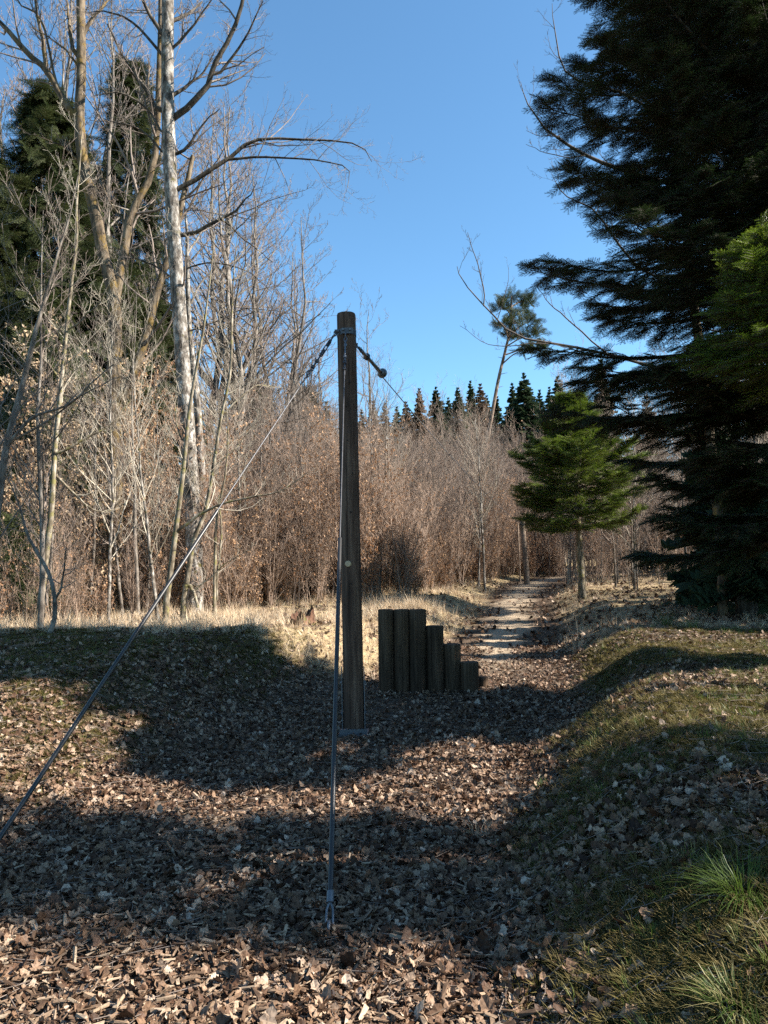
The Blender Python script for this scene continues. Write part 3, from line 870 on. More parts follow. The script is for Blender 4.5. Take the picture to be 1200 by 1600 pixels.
def traced_tree(name, label, d, trunk, trad, limbs, mat, limbmat, twigmat, seed, tw_n=(5, 5, 5), group=None, twl=(.5, .45, .4), cat='tree', up=.2, extra=None):
    r = np.random.default_rng(seed)
    line = px_line(trunk, d)
    gz = g(line[0][0], line[0][1]); root = empty(name, (line[0][0], line[0][1], gz), label, cat, group)
    off = np.array([line[0][0], line[0][1], gz])
    line = line - off
    line[0, 2] = min(line[0, 2], -.2)
    # root flare
    link('trunk', trunk_mesh(line, trad, seed=seed).mesh('trunk'), mat, root)
    allP = []; tws = Acc()
    for q in limbs:
        pts, ra, rb = q[0], q[1], q[2]
        L_ = px_line(pts, d, 12) - off
        dep = q[3] if len(q) > 3 else r.uniform(-.8, .8)
        L_[:, 1] += np.linspace(0, 1, 12) ** 1.3 * dep
        cand = np.vstack([smoothline(line, 120)] + [smoothline(l, 40) for l, _ in allP]); dist_ = np.linalg.norm((cand - L_[0])[:, [0, 2]], axis=1)
        dist_[:120] *= .6
        jn = cand[np.argmin(dist_)]                      # root the limb in the wood it grows from
        if dist_.min() < .9: L_ = smoothline(np.vstack([jn, L_[1:]]), 12)
        R_ = np.linspace(ra, rb, 12)
        L_ = L_ + np.cumsum(r.normal(0, .012, L_.shape), 0)
        a = Acc(); a.tubes(L_[None], R_[None], 7); link('branch', a.mesh('branch'), limbmat, root)
        allP.append((L_, R_))
    n3 = twig_cloud(tws, np.stack([l for l, _ in allP]), np.stack([q for _, q in allP]), r, tw_n, twl, up) if allP else 0
    if extra:   # free twigs on the trunk
        T = line[None]; TR = np.interp(np.linspace(0, 1, len(line)), np.linspace(0, 1, len(trad)), trad)[None]
        P1, R1 = grow(T, TR, extra[0], extra[1], extra[2], (35, 70), extra[3], 7, .3, .12, .3, .3, .004, 1, True, r, .03)
        tws.tubes(P1, R1, 4)
        twig_cloud(tws, P1, R1, r, tw_n, twl, up)
    o = link('twigs', tws.mesh('twigs'), twigmat, root); tag(o, kind='stuff')
    return root


def twig_cloud(acc, P_, R_, r, n=(5, 5, 5), ln=(.5, .45, .4), up=.2, ang=(30, 60), minr=.0022):
    c = 0
    for i, nn in enumerate(n):
        if nn <= 0: break
        P_, R_ = grow(P_, R_, nn, .12 if i else .2, .99, ang, ln[i], 5 if i < 2 else 4, up, .16, .5, .45, minr, 1, False, r)
        acc.tubes(P_, R_, 4 if i == 0 else 3); c += len(P_)
    return c


D1 = 15.0
trunkA = [(304, 930), (303, 860), (296, 720), (288, 600), (278, 450), (268, 300), (262, 150), (262, 0), (262, -140), (268, -260)]
limbsA = [
    ([(277, 186), (300, 161), (326, 135), (334, 112), (360, 72), (379, 30), (388, 0), (386, -60)], .07, .03),
    ([(334, 125), (372, 82), (398, 42), (415, 24)], .035, .008),
    ([(284, 298), (310, 276), (350, 250), (380, 225), (410, 214), (460, 213), (520, 214), (560, 220), (577, 245)], .055, .006),
    ([(354, 250), (400, 251), (450, 257), (510, 270), (548, 290), (545, 332)], .03, .004),
    ([(250, 182), (229, 150), (210, 127), (195, 105), (175, 60)], .06, .015),
    ([(272, 245), (300, 225), (320, 200), (345, 178)], .04, .008),
    ([(260, 215), (235, 172), (200, 157), (162, 172)], .03, .008),
    ([(262, 250), (228, 208), (190, 200), (150, 202)], .028, .006),
    ([(296, 372), (330, 350), (360, 335), (382, 312), (396, 288)], .045, .006),
    ([(345, 342), (380, 368), (418, 393)], .02, .008),
    ([(268, 150), (290, 128), (315, 98), (330, 60)], .045, .01),
    ([(272, 440), (240, 415), (208, 405), (178, 405)], .025, .006),
    ([(262, 40), (285, 10), (300, -40)], .05, .02),
    ([(260, 60), (232, 20), (215, -40)], .05, .02),
    ([(258, 95), (210, 35), (170, 15), (130, 10)], .035, .006),
    ([(262, 80), (310, 40), (345, -10)], .035, .008),
    ([(285, 420), (330, 405), (380, 420), (420, 455)], .02, .004),
    ([(288, 520), (330, 500), (380, 470), (440, 470)], .022, .004),
]
traced_tree('broadleaf_tree', 'tallest bare tree with white flaking bark and an arching branch reaching toward the pole', D1, trunkA, (.18, .16, .15, .142, .132, .12, .105), limbsA, M['bark_white'], M['bark_dark'], M['twig_grey'], 11, (11, 7, 5), twl=(.40, .45, .42))

trunkB = [(175, 905), (178, 860), (180, 760), (178, 620), (180, 520), (177, 457), (161, 394), (150, 337), (131, 259), (124, 187), (127, 112), (126, 0), (124, -140)]
limbsB = [
    ([(178, 470), (184, 440), (191, 405), (199, 356), (210, 319), (232, 278), (244, 225), (247, 150), (250, 60), (252, -60)], .11, .05, 0),
    ([(188, 628), (204, 588), (224, 520), (244, 431), (259, 379), (276, 300), (292, 230)], .11, .05, .3),
    ([(118, 192), (94, 146), (71, 109), (41, 82), (19, 56), (-5, 30), (-40, 0)], .085, .04, 0),
    ([(71, 109), (65, 60), (54, 20), (50, -30)], .05, .02, 0),
    ([(119, 90), (105, 40), (95, 0), (80, -50)], .05, .02),
    ([(90, 140), (62, 30), (30, 5), (15, -40)], .03, .01),
    ([(126, 60), (150, 10), (170, -40)], .05, .02),
    ([(125, 110), (100, 80), (60, 60)], .03, .01),
    ([(131, 259), (100, 235), (60, 230)], .03, .006),
    ([(245, 200), (225, 130), (220, 60)], .04, .01),
    ([(199, 356), (165, 310), (150, 260)], .03, .006),
]
traced_tree('broadleaf_tree', 'mossy brown bare tree that forks into several stems at the left', 15.5, trunkB, (.16, .15, .145, .13, .12, .10, .085), limbsB, M['bark_moss'], M['bark_moss'], M['twig_grey'], 12, (9, 6, 5), twl=(.36, .42, .4))

traced_tree('broadleaf_tree', 'slender pale stem running close along the right of the white barked tree', 15.8, [(322, 930), (318, 800), (309, 640), (296, 520), (293, 420), (291, 345), (280, 270)], (.085, .08, .06, .035, .004), [([(293, 400), (310, 360), (330, 310)], .03, .005), ([(296, 480), (320, 430), (350, 400)], .03, .005)], M['bark_white'], M['bark_grey'], M['twig_grey'], 13, (5, 5, 4))

# branch behind the big fir, reaching out to the left
traced_tree('broadleaf_tree', 'bare tree behind the large fir whose thin branches poke out left into the sky', 12.5, [(1128, 950), (1126, 850), (1100, 600), (1078, 420), (1065, 250), (1050, 60), (1045, -80)], (.085, .08, .075, .06, .05, .03), [
    ([(1085, 590), (1010, 570), (917, 545), (858, 533), (808, 523), (779, 496), (754, 471), (726, 433), (720, 417)], .03, .005, .0),
    ([(758, 474), (748, 430), (738, 392), (731, 366)], .012, .004, 0),
    ([(858, 533), (800, 536), (760, 530), (718, 500)], .010, .003, .1),
    ([(940, 550), (890, 500), (860, 470), (845, 440)], .015, .004, .3),
    ([(1068, 290), (1000, 270), (925, 240), (880, 215), (850, 190), (826, 150), (816, 115)], .045, .004, .2),
    ([(880, 213), (850, 212), (822, 205)], .01, .003, 0), ([(925, 240), (885, 245), (850, 240), (822, 232)], .012, .003, 0),
    ([(1060, 200), (980, 150), (890, 120), (866, 60), (858, 10)], .03, .004, 0),
    ([(1078, 430), (1000, 420), (930, 330), (880, 300), (858, 265)], .03, .003, 0)], M['bark_moss'], M['twig_dark'], M['twig_dark'], 14, (6, 4, 3), twl=(.22, .42, .45), up=.35)


# saplings traced in front at the left
def sap(label, d, pts, rad, limbs, seed, n=(6, 5, 4), mat='bark_young', tw='twig_pale', nm='sapling', group=None):
    rad = [q * f for q, f in zip(rad, np.linspace(.9, .6, len(rad)))]
    return traced_tree(nm, label, d, pts, rad, limbs, M[mat], M[mat], M[tw], seed, n, group, (.4, .42, .4), 'sapling', .3, (9, .3, .97, 1.3))


sap('pale grey birch like sapling rising near the left edge', 11, [(56, 1004), (68, 900), (80, 800), (86, 700), (96, 600), (103, 525), (112, 440), (120, 375), (120, 320), (126, 240), (128, 190)], (.055, .05, .045, .04, .03, .02, .008),
    [([(84, 740), (130, 790), (165, 780)], .02, .004), ([(85, 710), (130, 680), (170, 655), (200, 615)], .025, .005), ([(96, 600), (70, 560), (40, 540)], .015, .004), ([(104, 515), (150, 480), (190, 440)], .015, .004)], 31)
sap('dark leaning sapling at the far left edge of the picture', 10.5, [(-30, 985), (0, 770), (12, 690), (37, 596), (56, 517), (71, 465), (90, 397), (109, 337), (122, 274)], (.06, .055, .05, .04, .03, .02, .008),
    [([(10, 700), (60, 660), (130, 640), (200, 590)], .03, .006), ([(0, 780), (-20, 700), (-40, 640)], .02, .006), ([(12, 690), (80, 660), (150, 620), (215, 600)], .02, .004)], 32, mat='bark_grey', tw='twig_grey')
sap('slim yellow grey sapling leaning right beside the guy rod', 11.6, [(256, 968), (268, 880), (276, 820), (286, 740), (296, 640), (312, 548), (320, 500), (330, 420), (336, 360)], (.055, .05, .045, .035, .03, .02, .006),
    [([(276, 832), (312, 808), (344, 792), (392, 780), (432, 768), (474, 740)], .028, .005, 0), ([(286, 690), (268, 640), (262, 600)], .012, .004)], 33)
sap('forked sapling with a bent foot just right of the yellow grey one', 11.9, [(283, 962), (296, 884), (304, 840), (320, 800), (332, 740), (344, 660), (360, 580), (362, 500), (365, 430), (372, 360)], (.05, .045, .04, .035, .03, .02, .006),
    [([(290, 915), (302, 925), (308, 955)], .03, .025, 0), ([(303, 922), (340, 890), (395, 860)], .015, .004), ([(334, 730), (370, 690), (400, 640)], .015, .004), ([(345, 650), (390, 600), (420, 590)], .015, .004)], 34)
sap('thin double stem sapling standing right of the forked one', 13, [(334, 958), (336, 880), (338, 820), (346, 772), (352, 740), (356, 680), (352, 600), (355, 540)], (.035, .033, .03, .025, .02, .012, .005),
    [([(338, 958), (342, 880), (346, 820), (343, 780)], .02, .012, 0)], 35)
sap('dark curved shrub stem at the lower left edge', 10, [(70, 1010), (86, 960), (78, 900), (45, 840), (30, 790), (10, 740)], (.04, .035, .03, .02, .01), [([(80, 950), (110, 900), (130, 850)], .02, .005)], 36, mat='bark_grey', tw='twig_red')


# ------------------------------------------------------------------ generic growing things
def make_sapling(seed, H, nb, n2, n3, leafn=0, stems=1, r0=.018, spread=.35, minr=.0022, ang=(22, 48), leafsc=1.0, b0=.12):
    """returns (stem Acc, twig Acc with leaves as material 1)"""
    r = np.random.default_rng(seed); st = Acc(); tw_ = Acc()
    Ls = []; Rs = []
    for s_ in range(stems):
        n = 9; hh = H * (1 if s_ == 0 else r.uniform(.6, .95))
        z = np.linspace(0, hh, n); d_ = r.normal(0, 1, 2) * (spread if stems > 1 else .06) * hh * .3
        x_ = np.cumsum(r.normal(0, .012 * hh / 3, n)) + d_[0] * (z / hh) ** 1.3; y_ = np.cumsum(r.normal(0, .012 * hh / 3, n)) + d_[1] * (z / hh) ** 1.3
        Ls.append(np.stack([x_ - x_[0] + (r.normal(0, .05) if s_ else 0), y_ - y_[0] + (r.normal(0, .05) if s_ else 0), z], -1)); Rs.append(np.linspace(r0, .003, n) * (hh / H))
    L_ = np.stack(Ls); R_ = np.stack(Rs)
    st.tubes(L_, R_, 6)
    P1, R1 = grow(L_, R_, nb, b0, .98, ang, .38, 6, .35, .1, .5, .55, minr, 1, False, r)
    P2, R2 = grow(P1, R1, n2, .1, .98, (25, 50), .45, 5, .25, .12, .6, .4, minr, 1, False, r)
    tw_.tubes(P1, R1, 3); tw_.tubes(P2, R2, 3)
    src_ = P2
    if n3:
        P3, R3 = grow(P2, R2, n3, .15, .98, (25, 55), .5, 3, .2, .1, .7, .3, minr * .9, 1, False, r); tw_.tubes(P3, R3, 3); src_ = P3
    if leafn:
        flatp = src_.reshape(-1, 3); pk = flatp[r.integers(0, len(flatp), leafn)]
        add_leaves(tw_, pk, r, 1, leafsc)
    return st, tw_


def add_leaves(acc, pk, r, mi, sc):
    n = len(pk); X = norm(r.normal(size=(n, 3)) + np.array([0, 0, -.8])); Y = norm(np.cross(X, r.normal(size=(n, 3)))); Z = np.cross(X, Y)
    l = r.uniform(.035, .06, (n, 1)) * sc; w_ = l * .3
    V = np.stack([pk, pk + X * l * .5 - Y * w_ + Z * l * .1, pk + X * l, pk + X * l * .5 + Y * w_ + Z * l * .1], 1).reshape(-1, 3)
    F = np.arange(n * 4).reshape(n, 4)
    F = np.vstack([F[:, [0, 1, 2]], F[:, [0, 2, 3]]]); acc.add(V, F, mi, False)


def make_source_sapling(name, seed, mats, **kw):
    st, tw_ = make_sapling(seed, **kw)
    a = Acc()
    for k_, (s_, b_) in enumerate(((st, 0), (tw_, 1))):
        for v, f, fm in zip(s_.v, s_.f, s_.fm):
            pass
    # merge
    off = 0
    for s_, b_ in ((st, 0), (tw_, 1)):
        for v in s_.v: a.v.append(v)
        for f, fm, smf in zip(s_.f, s_.fm, s_.sm): a.f.append(f + off); a.fm.append(fm + b_); a.sm.append(smf)
        off += s_.n
    a.n = off
    return source(name, a, mats)


# thicket of young beech behind the clearing: leafy reddish front, taller grey behind
red_v = [make_source_sapling('red shrub shape', 200 + i, [M['twig_red'], M['twig_red'], M['dead_leaf']], H=(3.4, 3.0, 1.7, 2.6, 1.4)[i], nb=16, n2=5, n3=3, leafn=(330, 120, 380, 50, 280)[i], stems=3, r0=.014, spread=.5, minr=.0032, leafsc=1.2, b0=.03) for i in range(5)]
grey_v = [make_source_sapling('grey sapling shape', 220 + i, [M['twig_pale'] if i % 2 else M['bark_grey'], M['twig_grey'] if i % 2 else M['twig_red'], M['dead_leaf']], H=7, nb=26, n2=6, n3=3, leafn=30, stems=1 + i % 2, r0=.032, spread=.25, minr=.0042, leafsc=1.4) for i in range(6)]


def place(n, pxa, pxb, da, db, cond=None):
    out = []
    tries = 0
    while len(out) < n and tries < n * 20:
        tries += 1
        d = math.sqrt(rng.uniform(da ** 2, db ** 2)); px = rng.uniform(pxa, pxb)
        x_ = (px - 600) / 1155 * d
        if cond and not cond(px, d, x_): continue
        out.append((x_, d))
    return np.array(out)


def path_clear(px, d, x_):
    xl = np.interp(d, YL, XL); xr = np.interp(d, YR, XR)
    if d < 33 and xl - .5 < x_ < xr + .2: return False
    return True


def hillfront(px):   # nearest forward distance at which the thicket starts, by direction
    return np.interp(px, [-50, 60, 150, 250, 340, 450, 560, 640, 700, 760, 830, 900, 1000, 1200], [9.2, 9.9, 11.2, 12.4, 14.6, 16.6, 18, 19, 22, 27, 31, 22, 17, 13])


c_front = lambda px, d, x_: path_clear(px, d, x_) and hillfront(px) < d < hillfront(px) + 8
c_back = lambda px, d, x_: path_clear(px, d, x_) and d > hillfront(px) + 2.5
p1 = place(540, 250, 880, 15, 40, c_front)
n = len(p1); o = scatter('beech_thicket', np.stack([p1[:, 0], p1[:, 1], zt(p1[:, 0], p1[:, 1]) - .03], -1), np.stack([rng.normal(0, .05, n), rng.normal(0, .05, n), rng.uniform(0, 6.28, n)], -1), rng.uniform(.75, 1.35, n), red_v, np.clip(((wave(p1[:, 0], p1[:, 1], 1.1, 75) + .45) * 5.5).astype(int) + rng.integers(-1, 2, n), 0, 4))
tag(o, 'dense reddish brown young beech thicket behind the clearing', 'thicket', kind='stuff')
p1 = place(900, 300, 900, 19, 60, c_back)
n = len(p1); o = scatter('sapling_wood', np.stack([p1[:, 0], p1[:, 1], zt(p1[:, 0], p1[:, 1]) - .03], -1), np.stack([rng.normal(0, .04, n), rng.normal(0, .04, n), rng.uniform(0, 6.28, n)], -1), rng.uniform(.75, 1.15, n) * np.interp(p1[:, 1], [18, 30, 60], [.68, .80, .94]) * (1 + .25 * wave(p1[:, 0], p1[:, 1], .9, 73)), grey_v, np.clip(((wave(p1[:, 0], p1[:, 1], .8, 72) + .4) * 7).astype(int) + rng.integers(-1, 2, n), 0, 5))
tag(o, 'mass of grey brown leafless saplings filling the middle distance', 'woodland', kind='stuff')
# right hand undergrowth and left hand undergrowth
p1 = place(260, 880, 1330, 12, 40, lambda px, d, x_: path_clear(px, d, x_) and d > hillfront(px))
n = len(p1); o = scatter('right_thicket', np.stack([p1[:, 0], p1[:, 1], zt(p1[:, 0], p1[:, 1]) - .03], -1), np.stack([rng.normal(0, .06, n), rng.normal(0, .06, n), rng.uniform(0, 6.28, n)], -1), rng.uniform(.6, 1.1, n) * np.where(p1[:, 1] < 23, .55, 1.0), grey_v[:3] + red_v[:2])
tag(o, 'tangled bare undergrowth in the shade under and behind the fir trees', 'undergrowth', kind='stuff')
p1 = place(170, -60, 330, 11, 26, lambda px, d, x_: d > hillfront(px) + .6)
n = len(p1); o = scatter('left_thicket', np.stack([p1[:, 0], p1[:, 1], zt(p1[:, 0], p1[:, 1]) - .03], -1), np.stack([rng.normal(0, .08, n), rng.normal(0, .08, n), rng.uniform(0, 6.28, n)], -1), rng.uniform(.5, .85, n), red_v)
tag(o, 'brown leafed undergrowth between the trunks at the left', 'undergrowth', kind='stuff')

# trees right of the frame and in the shade there; they throw the bands of shade over the path
SHADE = [(1330, 14.4, -50, 1), (1290, 15.9, 0, 2), (1400, 21.0, -50, 0), (1230, 24, 150, 2), (1180, 26, 200, 0), (1120, 22, 250, 2)]

# pale leafed beech shrubs round the left trunks
bl = []
for v in range(2):
    st, twa = make_sapling(300 + v, H=5.5, nb=34, n2=7, n3=3, leafn=4200, stems=2, r0=.035, spread=.3, minr=.003, ang=(40, 75), leafsc=1.6, b0=.05)
    s_me = st.mesh('stem'); s_me.materials.append(M['bark_young'])
    t_me = twa.mesh('leafy_twigs'); t_me.materials.append(M['twig_grey']); t_me.materials.append(M['dead_leaf_pale'] if v == 0 else M['dead_leaf'])
    bl.append((s_me, t_me))
for (px, d, sc_, v, lb) in [(215, 16.5, 1.0, 1, 'young beech with clinging russet leaves between the mossy and white trunks'), (100, 14.5, .95, 0, 'young beech with pale withered leaves at the far left behind the birch sapling'), (160, 18, 1.05, 0, 'pale leafed beech behind the mossy forked tree'), (20, 14, .8, 1, 'russet leafed beech at the left picture edge'), (255, 19, .9, 1, 'russet leafed beech behind the white barked tree')]:
    x_ = xat(px, d); rt = empty('young_beech', (x_, d, g(x_, d) - .03), lb, 'young tree', None, rng.uniform(0, 6))
    rt.scale = (sc_,) * 3; link('stem', s_ := bl[v][0], None, rt); q = link('leafy_twigs', bl[v][1], None, rt); tag(q, kind='stuff')

# individual saplings standing out in the thicket
sv = []
for v in range(4):
    st, twa = make_sapling(320 + v, H=6.5, nb=24, n2=6, n3=3, leafn=0, stems=1, r0=.045, minr=.0028, ang=(28, 55), b0=.2)
    a_, b_ = st.mesh('stem'), twa.mesh('twigs'); a_.materials.append(M['bark_grey'] if v < 3 else M['bark_white']); b_.materials.append(M['twig_pale'] if v > 2 else M['twig_grey']); sv.append((a_, b_))


def put_sap(px, d, sc_, v, label, group=None, cat='sapling'):
    x_ = xat(px, d); rt = empty('sapling', (x_, d, g(x_, d) - .05), label, cat, group, rng.uniform(0, 6)); rt.scale = (sc_,) * 3
    link('stem', sv[v][0], None, rt); q = link('twigs', sv[v][1], None, rt); tag(q, kind='stuff')
    rt.rotation_euler = (rng.normal(0, .05), rng.normal(0, .05), rng.uniform(0, 6))


put_sap(757, 24, 1.0, 3, 'white stemmed sapling left of the path bend')
put_sap(747, 24.8, .85, 3, 'thinner white stemmed sapling beside the first at the path bend')
put_sap(990, 19, .8, 3, 'pale thin stem right of the small fir trunk')
GL = 'thin bare saplings in front of the left wood'
for i in range(10):
    px = rng.uniform(-30, 300); d = float(hillfront(px)) + rng.uniform(.0, 3.5)
    put_sap(px, d, rng.uniform(.6, 1.05), int(rng.integers(0, 4)), 'slender leafless sapling in the crowd at the edge of the left wood', GL)
GT = 'taller pale saplings rising out of the beech thicket'
for i in range(40):
    px = rng.uniform(330, 860); d = float(hillfront(px)) + rng.uniform(.8, 6)
    x_ = (px - 600) / 1155 * d
    if not path_clear(px, d, x_): continue
    put_sap(px, d, rng.uniform(.6, 1.0), int(rng.integers(0, 4)), 'slender leafless sapling rising from the reddish thicket', GT)
GR = 'thin bare saplings under the large fir'
for i in range(16):
    px = rng.uniform(930, 1240); d = float(hillfront(px)) + rng.uniform(.2, 5)
    put_sap(px, d, rng.uniform(.5, .9), int(rng.integers(0, 4)), 'slender leafless sapling in the shade behind the large fir', GR)

# taller background bare trees at the left centre
tv = []
for v in range(3):
    r = np.random.default_rng(400 + v); n = 14; H = 13
    z = np.linspace(0, H, n); L_ = np.stack([np.cumsum(r.normal(0, .14, n)), np.cumsum(r.normal(0, .14, n)), z], -1); L_ -= L_[0]
    R_ = np.linspace(.14, .012, n)
    st = Acc(); st.tubes(L_[None], R_[None], 8)
    br = Acc(); P1, R1 = grow(L_[None], R_[None], 26, .25, .98, (35, 72), .30, 7, .3, .15, .5, .55, .006, 1, False, r); br.tubes(P1, R1, 4)
    tw_ = Acc(); twig_cloud(tw_, P1, R1, r, (6, 5, 3), (.42, .42, .45), .3, (25, 50), .0048)
    mm = []
    for ac_, nm, mt in ((st, 'trunk', M['bark_grey']), (br, 'limbs', M['bark_grey']), (tw_, 'twigs', M['twig_grey'] if v != 1 else M['twig_red'])):
        me_ = ac_.mesh(nm); me_.materials.append(mt); mm.append((nm, me_))
    tv.append(mm)


def put_tree(px, d, ytop, v, label, group=None):
    x_ = xat(px, d, ytop); zg = g(x_, d); H = at(px, ytop, d).z - zg
    rt = empty('bare_tree', (x_, d, zg - .1), label, 'tree', group, rng.uniform(0, 6)); sc_ = H / 13
    rt.scale = (sc_ * .9 + .05, sc_ * .9 + .05, sc_)
    for nm, me_ in tv[v]:
        q = link(nm, me_, None, rt)
        if nm != 'trunk': tag(q, kind='stuff')


GB = 'bare trees of the wood behind the white barked tree'
for px, d, yt, v in [(148, 24, -60, 0), (163, 26, -40, 1), (182, 27, 20, 2), (205, 23, 40, 0), (235, 28, 30, 1), (318, 24, 120, 2), (338, 27, 160, 0), (356, 23, 200, 1), (372, 26, 215, 2), (392, 24, 280, 0), (408, 28, 320, 1), (422, 24, 345, 2), (438, 27, 395, 0), (452, 24, 440, 1), (300, 29, 90, 2), (60, 24, 60, 1), (20, 26, 120, 0), (-20, 23, 50, 2), (468, 33, 520, 2), (486, 35, 520, 0), (505, 33, 560, 1), (345, 31, 260, 1), (385, 33, 330, 0), (415, 31, 400, 2)]:
    put_tree(px, d, yt, v, 'grey leafless tree among the tall thin trees behind the white barked one', GB)
for px, d, yt, v in SHADE:
    put_tree(px, d, yt, v, 'leafless tree in the wood to the right behind the large fir', 'bare trees of the wood on the right')
for i, (x_, y_) in enumerate([(7.6, 5.0)]):  # small unseen tree, added to dapple the right bank with shade
    rt = empty('bare_tree', (x_, y_, g(x_, y_) - .1), 'unseen bare tree added outside the right edge to dapple the bank', 'tree'); rt.scale = (.4, .4, .42)
    for nm, me_ in tv[i]:
        q = link(nm, me_, None, rt)
        if nm != 'trunk': tag(q, kind='stuff')
put_tree(560, 40, 478, 0, 'bare tree whose fine twigs show behind the top of the pole')

# ------------------------------------------------------------------ conifers
def spray(seed, L=.34, needle=.022, step=.008, wdt=.003, side=.15, nside=7, droop=.1, mi=0):
    """flat fir spray: axis along +x with side twigs, needles in rows"""
    r = np.random.default_rng(seed); a = Acc()
    axes = []
    def ln(p0, dr, l):
        n = 4; t_ = np.linspace(0, 1, n)[:, None]; P_ = p0 + dr * l * t_; P_[:, 2] -= droop * l * t_[:, 0] ** 2; return P_
    axes.append(ln(np.zeros(3), np.array([1., 0, 0]), L))
    for i in range(nside):
        t_ = .08 + .8 * i / nside
        for s_ in (-1, 1):
            an = math.radians(r.uniform(38, 55)) * s_; l = side * (1 - .55 * t_) * r.uniform(.8, 1.15)
            axes.append(ln(np.array([L * t_, 0, -droop * L * t_ * t_]), np.array([math.cos(an), math.sin(an), r.uniform(-.12, .12)]), l))
    ax = np.stack(axes)
    a.tubes(ax, np.tile(np.linspace(.0025, .0012, 4), (len(ax), 1)), 3, 1)
    V = []
    for A_ in ax:
        l = np.linalg.norm(A_[-1] - A_[0]); n = max(3, int(l / step)); t_ = (np.arange(n) + .5) / n * 3; i = np.minimum(t_.astype(int), 2); f = (t_ - i)[:, None]
        p_ = A_[i] * (1 - f) + A_[i + 1] * f; dr = norm(A_[i + 1] - A_[i])
        sd_ = norm(np.cross(dr, np.array([0, 0, 1.])))
        for s_ in (-1, 1):
            nd = norm(dr * .55 + sd_ * s_ + r.normal(0, .12, p_.shape) + np.array([0, 0, .25]))
            nl = needle * r.uniform(.8, 1.15, (n, 1))
            V.append(np.stack([p_ - dr * wdt / 2, p_ + dr * wdt / 2, p_ + nd * nl], 1))
        nd = norm(dr * .8 + np.array([0, 0, .8]) + r.normal(0, .2, p_.shape)); V.append(np.stack([p_ - sd_ * wdt / 2, p_ + sd_ * wdt / 2, p_ + nd * needle * .8], 1))
    V = np.concatenate(V).reshape(-1, 3); a.add(V, np.arange(len(V)).reshape(-1, 3), 0, False)
    return a


